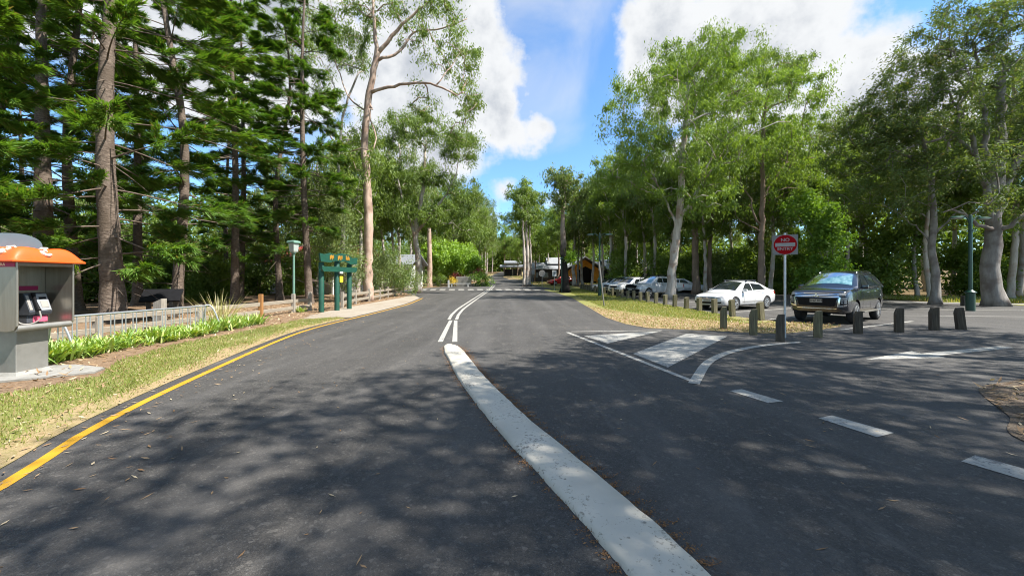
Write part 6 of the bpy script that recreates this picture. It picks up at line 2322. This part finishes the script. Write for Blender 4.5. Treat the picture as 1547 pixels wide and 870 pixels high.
def make_suv():
    sp = dict(len=4.8, w=.91, wheel_r=.385, wheel_x=(1.44, -1.36), mid_x=-.6,
              stations=[(2.40, .50, .90, .64), (2.37, .42, 1.04, .76), (2.24, .36, 1.13, .855), (1.9, .33, 1.19, .905), (1.5, .33, 1.22, .915), (1.0, .33, 1.25, .91), (.4, .33, 1.25, .90), (-.6, .33, 1.26, .90), (-1.4, .34, 1.28, .91), (-2.0, .38, 1.29, .895), (-2.28, .44, 1.26, .84), (-2.37, .52, 1.16, .76)],
              cabin=[(1.18, 1.22), (1.0, 1.33), (.62, 1.55), (.30, 1.72), (.05, 1.79), (-.6, 1.825), (-1.4, 1.80), (-1.85, 1.73), (-2.1, 1.56), (-2.26, 1.25)], cab_w=(.87, .62, 1.24, 1.80), ws_curve=.18)
    c = Car('four_wheel_drive', 'dark charcoal four wheel drive wagon parked nose towards the bollards', 'car', None, sp)
    c.body(M['paint_dark'])
    c.cabin(M['paint_dark'])
    c.windows([[(.66, 1.305), (-.22, 1.31), (-.22, 1.68), (.20, 1.67)], [(-.30, 1.31), (-1.15, 1.32), (-1.15, 1.68), (-.30, 1.69)], [(-1.22, 1.33), (-1.95, 1.39), (-1.78, 1.62), (-1.22, 1.67)]],
              [(1.12, -.72), (1.12, .72), (.34, .56), (.34, -.56)], [(-2.2, -.6), (-2.2, .6), (-1.95, .55), (-1.95, -.55)], M['glass_clear'])
    # foil sunshade lying behind the glass
    c.patch('sunshade', [(1.06, -.67), (1.06, .67), (.36, .52), (.36, -.52)], 't', M['sunshade'], c.co, .003, (14, 8), 'cabin', mirror=False)
    c.mirror(.80, .87, 1.28, M['paint_dark'])
    # nose
    c.patch('grille', [(-.62, .93), (.62, .93), (.66, 1.06), (-.66, 1.06)], 'f', M['black'], None, .008, (12, 3), mirror=False)
    for z in (.945, .995, 1.05):
        c.patch('grille_bar', [(-.64, z - .011), (.64, z - .011), (.66, z + .011), (-.66, z + .011)], 'f', M['chrome'], None, .018, (12, 1), mirror=False)
    c.patch('headlight', [(.58, .99), (.84, 1.0), (.85, 1.08), (.62, 1.065)], 'f', M['lens'], None, .01, (6, 3))
    c.patch('lower_intake', [(-.52, .62), (.52, .62), (.6, .90), (-.6, .90)], 'f', M['black'], None, .009, (12, 4), mirror=False)
    c.patch('chrome_sweep', [(.60, .62), (.66, .62), (.69, .93), (.645, .94)], 'f', M['chrome'], None, .014, (3, 6))
    c.patch('chrome_foot', [(.60, .58), (.86, .64), (.86, .70), (.62, .64)], 'f', M['chrome'], None, .014, (5, 2))
    for k in range(3):
        c.patch('fog_lamp', [(.70, .73 + k * .07), (.86, .73 + k * .07), (.86, .775 + k * .07), (.70, .775 + k * .07)], 'f', M['mid_grey'], None, .012, (4, 1))
    c.patch('fog_housing', [(.67, .69), (.89, .70), (.89, .95), (.69, .95)], 'f', M['black'], None, .008, (5, 4))
    c.patch('bumper_bar', [(-.56, .525), (.56, .525), (.60, .555), (-.60, .555)], 'f', M['chrome'], None, .012, (12, 2), mirror=False)
    # three-diamond badge
    mb = MB()
    for a in (90, 210, 330):
        d = Vector((math.cos(R(a)), math.sin(R(a))))
        q = Vector((-d.y, d.x))
        pts = [d * .0, d * .05 + q * .027, d * .1, d * .05 - q * .027]
        mb.prism([(p.x, p.y + .99) for p in pts], 'x', 2.405, 2.428)
    mb.build('badge', M['chrome'], c.root)
    plate(c, 2.43, .80, '1NZ 818')
    for sd in (1, -1):
        c.strip('roof_rail', smooth_line3([(.15, sd * .57, 1.77), (0, sd * .57, 1.835), (-.7, sd * .57, 1.87), (-1.5, sd * .57, 1.84), (-1.7, sd * .57, 1.78)], .15), .02, M['chrome'])
        MB().box((.05, sd * .93, .40), (1.75, .14, .05), bev=.015).build('side_step', M['steel'], c.root)
        c.strip('window_trim', [(.75, sd * .875, 1.265), (-.3, sd * .875, 1.27), (-1.5, sd * .875, 1.29), (-2.05, sd * .83, 1.39)], .011, M['chrome'])
    c.seams((.72, -.27, -1.22), .5, 1.17)
    c.handles([(-.1, 1.08), (-1.0, 1.1)], M['chrome'])
    c.patch('tail_light', [(-2.34, .8), (-2.2, .8), (-2.1, 1.2), (-2.25, 1.2)], 's', M['tail_lens'], None, .008, (3, 4))
    for wx in sp['wheel_x']:
        pass
    c.wheels(M['alloy'], 6)
    return c


def make_sedan(name, label, paint, group=None, rack=False):
    sp = dict(len=4.8, w=.90, wheel_r=.325, wheel_x=(1.42, -1.36), mid_x=-.2,
              stations=[(2.40, .36, .60, .62), (2.36, .28, .68, .74), (2.22, .22, .755, .84), (1.9, .2, .825, .89), (1.45, .2, .885, .90), (1.0, .2, .94, .905), (.4, .2, .95, .905), (-.5, .2, .955, .905), (-1.4, .21, .985, .90), (-1.9, .25, 1.03, .885), (-2.25, .32, 1.035, .83), (-2.38, .42, .98, .74)],
              cabin=[(1.22, .92), (.98, 1.05), (.55, 1.28), (.22, 1.41), (-.05, 1.45), (-.5, 1.46), (-.9, 1.435), (-1.3, 1.30), (-1.65, 1.14), (-1.95, 1.01)], cab_w=(.82, .58, .94, 1.44), ws_curve=.13)
    c = Car(name, label, 'car', group, sp)
    c.body(paint)
    c.cabin(paint)
    c.windows([[(.72, 1.0), (-.18, 1.01), (-.18, 1.36), (.2, 1.36)], [(-.25, 1.01), (-1.38, 1.05), (-1.05, 1.31), (-.25, 1.37)]],
              [(1.12, -.68), (1.12, .68), (.28, .53), (.28, -.53)], [(-1.75, -.6), (-1.75, .6), (-.98, .5), (-.98, -.5)], M['glass'])
    c.mirror(.70, .84, 1.0, paint)
    c.patch('grille', [(-.36, .56), (.36, .56), (.42, .665), (-.42, .665)], 'f', M['dark_grey'], None, .008, (10, 3), mirror=False)
    for z in (.58, .612, .645):
        c.patch('grille_bar', [(-.38, z - .008), (.38, z - .008), (.39, z + .008), (-.39, z + .008)], 'f', M['chrome'], None, .014, (10, 1), mirror=False)
    MB().lathe([(.07, 0), (.07, .012)], 20, Matrix.Translation((2.41, 0, .625)) @ Matrix.Rotation(pi / 2, 4, 'Y') @ Matrix.Scale(.72, 4, (1, 0, 0))).build('badge', M['chrome'], c.root)
    c.patch('headlight', [(.46, .62), (.80, .66), (.84, .745), (.52, .69)], 'f', M['lens'], None, .008, (6, 3))
    c.patch('lower_intake', [(-.44, .34), (.44, .34), (.46, .44), (-.46, .44)], 'f', M['black'], None, .008, (10, 2), mirror=False)
    c.patch('fog_lamp', [(.56, .36), (.74, .38), (.74, .45), (.56, .44)], 'f', M['black'], None, .008, (4, 2))
    plate(c, 2.425, .49, '')
    c.seams((.70, -.22, -1.1), .36, .93)
    c.handles([(-.08, .86), (-1.0, .88)], paint)
    c.patch('side_moulding', [(.85, .42), (-.95, .42), (-.95, .45), (.85, .45)], 's', M['sign_white'], c.bo, .006, (6, 1))
    c.patch('tail_light', [(-2.33, .8), (-2.12, .8), (-2.08, .96), (-2.3, .96)], 's', M['tail_lens'], None, .008, (3, 3))
    if rack:
        for x in (.02, -.72):
            mb = MB().tube([(x, -.66, 1.53), (x, .66, 1.53)], .018, 8)
            for sd in (1, -1):
                mb.box((x, sd * .58, 1.485), (.07, .07, .09), bev=.01)
            mb.build('roof_bar', M['dark_grey'], c.root)
    c.wheels(M['alloy'], 7)
    return c


def make_ute():
    sp = dict(len=5.3, w=.91, wheel_r=.39, wheel_x=(1.62, -1.40), mid_x=-.2,
              stations=[(2.62, .54, .92, .70), (2.57, .44, 1.02, .80), (2.4, .40, 1.08, .87), (2.05, .38, 1.12, .905), (1.6, .38, 1.14, .91), (1.1, .38, 1.16, .91), (.4, .38, 1.16, .905), (-.62, .38, 1.16, .905), (-1.4, .42, 1.16, .905), (-2.2, .46, 1.16, .90), (-2.58, .5, 1.15, .88), (-2.64, .54, 1.1, .86)],
              cabin=[(1.25, 1.13), (1.05, 1.28), (.72, 1.5), (.42, 1.68), (.2, 1.735), (-.3, 1.75), (-.72, 1.73), (-.92, 1.62), (-1.0, 1.14)], cab_w=(.86, .65, 1.15, 1.74), ws_curve=.1)
    c = Car('utility_truck', 'silver crew-cab utility truck with a black roof rack parked behind the leaning gum', 'utility truck', None, sp)
    c.body(M['paint_silver'])
    c.cabin(M['paint_silver'])
    c.windows([[(.72, 1.22), (-.05, 1.22), (-.05, 1.62), (.32, 1.62)], [(-.12, 1.22), (-.86, 1.23), (-.8, 1.58), (-.12, 1.62)]],
              [(1.18, -.70), (1.18, .70), (.46, .58), (.46, -.58)], None, M['glass_clear'])
    c.patch('sunshade', [(1.12, -.66), (1.12, .66), (.5, .55), (.5, -.55)], 't', M['sunshade'], c.co, .003, (12, 6), 'cabin', mirror=False)
    c.mirror(.86, .87, 1.22, M['paint_silver'])
    c.patch('grille', [(-.5, .80), (.5, .80), (.56, 1.03), (-.56, 1.03)], 'f', M['black'], None, .009, (10, 4), mirror=False)
    c.patch('headlight', [(.56, .93), (.84, .93), (.86, 1.05), (.60, 1.04)], 'f', M['lens'], None, .009, (6, 3))
    # black bull bar
    mb = MB()
    mb.box((2.68, 0, .62), (.16, 1.72, .22), bev=.05)
    mb.tube(smooth_line3([(2.72, -.45, .7), (2.76, -.42, 1.02), (2.76, 0, 1.06), (2.76, .42, 1.02), (2.72, .45, .7)], .12), .032, 8)
    mb.build('bull_bar', M['black'], c.root)
    plate(c, 2.77, .66, '')
    c.patch('lower_bumper', [(-.7, .46), (.7, .46), (.72, .58), (-.72, .58)], 'f', M['dark_grey'], None, .012, (10, 2), mirror=False)
    mb = MB().box((-1.8, 0, 1.185), (1.55, 1.66, .06), bev=.02)
    mb.build('tray_cover', M['paint_silver'], c.root)
    mb = MB()
    for x in (.25, -.05, -.35, -.65):
        mb.box((x, 0, 1.83), (.07, 1.36, .03))
    for sd in (1, -1):
        mb.box((-.2, sd * .68, 1.835), (1.15, .05, .07), bev=.012)
        for x in (.2, -.6):
            mb.box((x, sd * .6, 1.77), (.06, .06, .12))
    mb.build('roof_rack', M['black'], c.root)
    for sd in (1, -1):
        MB().box((.05, sd * .92, .43), (1.8, .13, .05), bev=.015).build('side_step', M['steel'], c.root)
    mb = MB().tube([(1.35, -.93, 1.0), (1.2, -.95, 1.15), (.55, -.74, 1.82)], .035, 8)
    mb.box((.52, -.73, 1.88), (.1, .1, .14), bev=.02)
    mb.build('snorkel', M['black'], c.root)
    c.seams((.80, -.08, -.92), .52, 1.13)
    c.handles([(.05, 1.05), (-.76, 1.06)], M['chrome'])
    c.patch('tail_light', [(-2.62, .82), (-2.5, .82), (-2.5, 1.1), (-2.62, 1.1)], 's', M['tail_lens'], None, .008, (3, 3))
    c.wheels(M['alloy'], 6)
    return c


def make_wagon(name, label, paint, group=None, sc=1.0):
    sp = dict(len=4.6, w=.89, wheel_r=.35, wheel_x=(1.38, -1.30), mid_x=-.5,
              stations=[(2.28, .46, .78, .66), (2.24, .38, .88, .77), (2.1, .32, .95, .85), (1.8, .29, 1.0, .885), (1.38, .29, 1.03, .89), (.95, .29, 1.06, .89), (.3, .29, 1.06, .885), (-.6, .29, 1.07, .885), (-1.4, .30, 1.09, .885), (-1.95, .34, 1.1, .87), (-2.2, .42, 1.08, .82), (-2.28, .5, 1.0, .76)],
              cabin=[(1.1, 1.03), (.9, 1.16), (.5, 1.42), (.22, 1.56), (0, 1.61), (-.6, 1.635), (-1.3, 1.61), (-1.75, 1.55), (-2.0, 1.36), (-2.18, 1.07)], cab_w=(.83, .63, 1.05, 1.62), ws_curve=.12)
    c = Car(name, label, 'car', group, sp)
    c.body(paint)
    c.cabin(paint)
    c.windows([[(.6, 1.12), (-.22, 1.12), (-.22, 1.5), (.18, 1.5)], [(-.29, 1.12), (-1.12, 1.13), (-1.12, 1.5), (-.29, 1.51)], [(-1.19, 1.14), (-1.85, 1.2), (-1.72, 1.44), (-1.19, 1.5)]],
              [(1.02, -.68), (1.02, .68), (.26, .56), (.26, -.56)], [(-2.12, -.6), (-2.12, .6), (-1.85, .55), (-1.85, -.55)], M['glass'])
    c.mirror(.74, .84, 1.1, paint)
    c.patch('grille', [(-.42, .72), (.42, .72), (.46, .88), (-.46, .88)], 'f', M['black'], None, .008, (8, 3), mirror=False)
    c.patch('headlight', [(.5, .79), (.8, .81), (.82, .92), (.54, .88)], 'f', M['lens'], None, .008, (6, 3))
    c.patch('lower_intake', [(-.5, .44), (.5, .44), (.52, .6), (-.52, .6)], 'f', M['dark_grey'], None, .008, (8, 2), mirror=False)
    plate(c, 2.31, .66, '')
    c.seams((.68, -.25, -1.12), .44, 1.04)
    c.handles([(-.08, .97), (-1.0, .99)], paint)
    c.patch('tail_light', [(-2.25, .8), (-2.1, .8), (-2.08, 1.06), (-2.22, 1.06)], 's', M['tail_lens'], None, .008, (3, 3))
    c.wheels(M['alloy'], 7)
    return c


c = make_suv()
c.place(12.95, 15.25, math.atan2(-.57, -.82))
c.root.scale = (1, 1, 1.03)
c = make_sedan('sedan', 'white sedan with roof bars parked behind the timber bollards, beyond the dark four wheel drive', M['paint_white'], rack=True)
c.place(12.15, 20.9, HEAD)
c = make_ute()
c.place(12.0, 32.4, HEAD)
c = make_wagon('wagon', 'white wagon parked beside the silver utility truck on its far side', M['paint_white'])
c.place(11.2, 35.9, HEAD)
c = make_wagon('wagon', 'pale bluish wagon half hidden between two white cars', M['paint_blue'])
c.place(11.4, 39.3, HEAD)
c = make_sedan('sedan', 'silver-white sedan farthest along the row, behind the farther green lamp', M['paint_silver'])
c.place(11.2, 42.9, HEAD)
c = make_sedan('sedan', 'red car parked in front of the orange hall', M['paint_red'])
c.place(8.2, 63.5, R(195))
c = make_sedan('sedan', 'white car parked in the back row beyond the silver utility truck', M['paint_white'])
c.place(18.2, 41.0, R(-30))
# ------------------------------------------------------------------ buildings
def gable(mb, x0, x1, y0, y1, ze, zr, over=.4, th=.12):
    """ridge along x; two sloping slabs"""
    ym = (y0 + y1) / 2
    for (ya, yb) in ((y0 - over, ym), (y1 + over, ym)):
        mb.add([(x0 - over, ya, ze), (x1 + over, ya, ze), (x1 + over, yb, zr), (x0 - over, yb, zr), (x0 - over, ya, ze + th), (x1 + over, ya, ze + th), (x1 + over, yb, zr + th), (x0 - over, yb, zr + th)],
               [(0, 1, 2, 3), (7, 6, 5, 4), (0, 4, 5, 1), (1, 5, 6, 2), (2, 6, 7, 3), (3, 7, 4, 0)])
    return mb


def gable_y(mb, x0, x1, y0, y1, ze, zr, over=.4, th=.12):
    xm = (x0 + x1) / 2
    for (xa, xb) in ((x0 - over, xm), (x1 + over, xm)):
        mb.add([(xa, y0 - over, ze), (xa, y1 + over, ze), (xb, y1 + over, zr), (xb, y0 - over, zr), (xa, y0 - over, ze + th), (xa, y1 + over, ze + th), (xb, y1 + over, zr + th), (xb, y0 - over, zr + th)],
               [(3, 2, 1, 0), (4, 5, 6, 7), (0, 1, 5, 4), (1, 2, 6, 5), (2, 3, 7, 6), (3, 0, 4, 7)])
    return mb


M['rib_roof'] = surf('ribbed_roof', (0.20, 0.21, 0.22), 0.6, metal=0.1, scale=2.0, stretch=(14, .2, .2), col2=(0.30, 0.31, 0.32))
# orange hall (x along the picture, faces the road)
root = empty('orange_hall', (10.6, 72, zg(72)), 0, 'orange-fronted hall with a steep gable and wide grey roof behind the parked cars', 'building')
MB().box((4.6, 4, 1.5), (9.0, 8, 3.2)).build('wall', M['dark_wall'], root)
mb = MB()
mb.prism([(-.2, 0), (-.2, 2.2), (2.0, 4.0), (3.0, 4.3), (5.6, 2.6), (5.6, 0)], 'y', -.6, -.35)
mb.build('gable_front', M['orange_wall'], root)
mb = MB()
mb.prism([(1.6, 0), (1.6, 2.3), (3.0, 3.1), (5.0, 2.0), (5.0, 0)], 'y', -.72, -.62)
mb.build('porch_opening', M['black'], root)
MB().box((5.0, -.9, 1.2), (1.1, .2, 1.8)).build('panel', M['orange_wall'], root)
mb = gable_y(MB(), -.3, 6.0, -1.2, 8, 2.4, 4.75, .5, .16)
mb.build('roof', M['rib_roof'], root)
mb = gable(MB(), 6.2, 9.6, 0, 8, 2.7, 4.1)
mb.build('roof', M['rib_roof'], root)
for x in (0.2, 2.2, 4.2):
    MB().box((x, -1.1, 1.2), (.16, .16, 2.4)).build('veranda_post', M['timber_brown'], root)
# low dark wing left of it
root = empty('dark_hall', (3.6, 76, zg(76)), 0, 'low dark hall with pale grey roofs left of the orange hall', 'building')
MB().box((3.8, 4, 1.25), (8.4, 7.5, 2.5)).build('wall', M['dark_wall'], root)
mb = gable(MB(), -.2, 7.8, 0, 8, 2.5, 3.9, .6)
mb.build('roof', M['rib_roof'], root)
mb = gable(MB(), 3.8, 7.0, 2, 7, 3.6, 5.0, .3)
mb.build('raised_roof', M['rib_roof'], root)
for x in (1, 3, 5, 7):
    f = MB().box((x, -.02, 1.4), (1.1, .08, 1.0)).build('window', M['mid_grey'], root)
    MB().box((x, -.07, 1.4), (.95, .03, .85)).build('pane', M['window'], f)
# right shed
root = empty('dark_shed', (17.8, 70, zg(70)), 0, 'long dark shed with a pale ribbed roof right of the orange hall', 'building')
MB().box((4, 4, 1.3), (8.2, 7, 2.6)).build('wall', M['dark_wall'], root)
mb = gable(MB(), 0, 8, 0, 8, 2.5, 4.4, .7)
mb.build('roof', M['rib_roof'], root)
MB().box((5.2, .35, 1.9), (2.6, .1, .35)).build('window', M['sign_white'], root)
# pavilion at the end of the road
root = empty('pavilion', (.2, 112, zg(112)), 0, 'pale two-tiered pavilion roof at the far end of the road', 'building')
for (x, y) in ((-2.5, -1.5), (0, -1.5), (2.5, -1.5), (-2.5, 3), (2.5, 3)):
    MB().box((x, y, 1.2), (.25, .25, 2.6)).build('post', M['timber_grey'], root)
MB().box((0, 2.6, 1.0), (5.0, .2, 2.0)).build('wall', M['dark_wall'], root)
gable(MB(), -3.4, 3.4, -2.4, 3.6, 2.4, 3.1, .3).build('lower_roof', M['roof_grey'], root)
MB().box((0, .6, 3.2), (3.6, 2.2, .8)).build('upper_wall', M['pale_wall'], root)
gable(MB(), -2.2, 2.2, -.8, 2.2, 3.6, 4.3, .3).build('upper_roof', M['roof_grey'], root)

# left: pale house with red roof behind the garden
root = empty('red_roofed_house', (-24, 39, zg(39)), R(-12), 'pale house with a red roof glimpsed behind the garden lamp', 'house')
MB().box((3.5, 3, 1.6), (9, 6, 3.2)).build('wall', M['pale_wall'], root)
gable(MB(), -1, 8, 0, 6, 3.1, 4.9, .8).build('roof', M['red_roof'], root)
for x in (.6, 3, 5.6):
    f = MB().box((x, -.03, 1.7), (1.3, .1, 1.2)).build('window', M['white'], root)
    MB().box((x, -.09, 1.7), (1.1, .04, 1.0)).build('pane', M['window'], f)
for x in (-1.2, 1.8, 4.8, 7.8):
    MB().box((x, -1.6, 1.4), (.14, .14, 2.8)).build('veranda_post', M['white'], root)
mb = MB()
mb.add([(-1.6, -1.9, 2.75), (8.4, -1.9, 2.75), (8.4, -.1, 3.05), (-1.6, -.1, 3.05), (-1.6, -1.9, 2.83), (8.4, -1.9, 2.83), (8.4, -.1, 3.13), (-1.6, -.1, 3.13)], [(0, 1, 2, 3), (4, 5, 6, 7), (0, 1, 5, 4), (1, 2, 6, 5), (2, 3, 7, 6), (3, 0, 4, 7)])
mb.build('veranda_roof', M['roof_grey'], root)
root = empty('picnic_shelter', (-33, 30.5, zg(30)), R(20), 'grey-roofed open picnic shelter under the pines behind the payphone', 'shelter')
for (x, y) in ((-2, -1.5), (2, -1.5), (-2, 1.5), (2, 1.5)):
    MB().box((x, y, 1.1), (.16, .16, 2.3)).build('post', M['timber_grey'], root)
gable(MB(), -2.3, 2.3, -1.8, 1.8, 2.2, 3.1, .4).build('roof', M['roof_grey'], root)
tb = MB().box((0, 0, .74), (1.8, .8, .06))
tb.box((0, 0, .36), (.2, .5, .7))
tb.box((0, -.75, .45), (1.8, .3, .05))
tb.box((0, .75, .45), (1.8, .3, .05))
tb.box((0, 0, .3), (.1, 1.5, .08))
o = tb.build('picnic_table', M['timber_grey'])
o.location = (-33, 30.5, zg(30))
tag(o, 'grey picnic table with benches under the open shelter', 'table')
root = empty('white_cottage', (-18.8, 52, zg(52)), R(-8), 'white-walled cottage half hidden by trees left of the bare trunk', 'cottage')
MB().box((2.4, 3, 1.6), (5, 5, 3.2)).build('wall', M['pale_wall'], root)
gable(MB(), 0, 5, .5, 5.5, 3.1, 4.6, .6).build('roof', M['roof_grey'], root)
f = MB().box((1.5, .47, 1.6), (1.1, .1, 1.2)).build('window', M['white'], root)
MB().box((1.5, .41, 1.6), (.95, .04, 1.05)).build('pane', M['window'], f)
f = MB().box((3.6, .47, 1.1), (1.0, .1, 2.1)).build('door', M['timber_brown'], root)
MB().box((3.95, .40, 1.05), (.05, .05, .12)).build('handle', M['steel'], f)
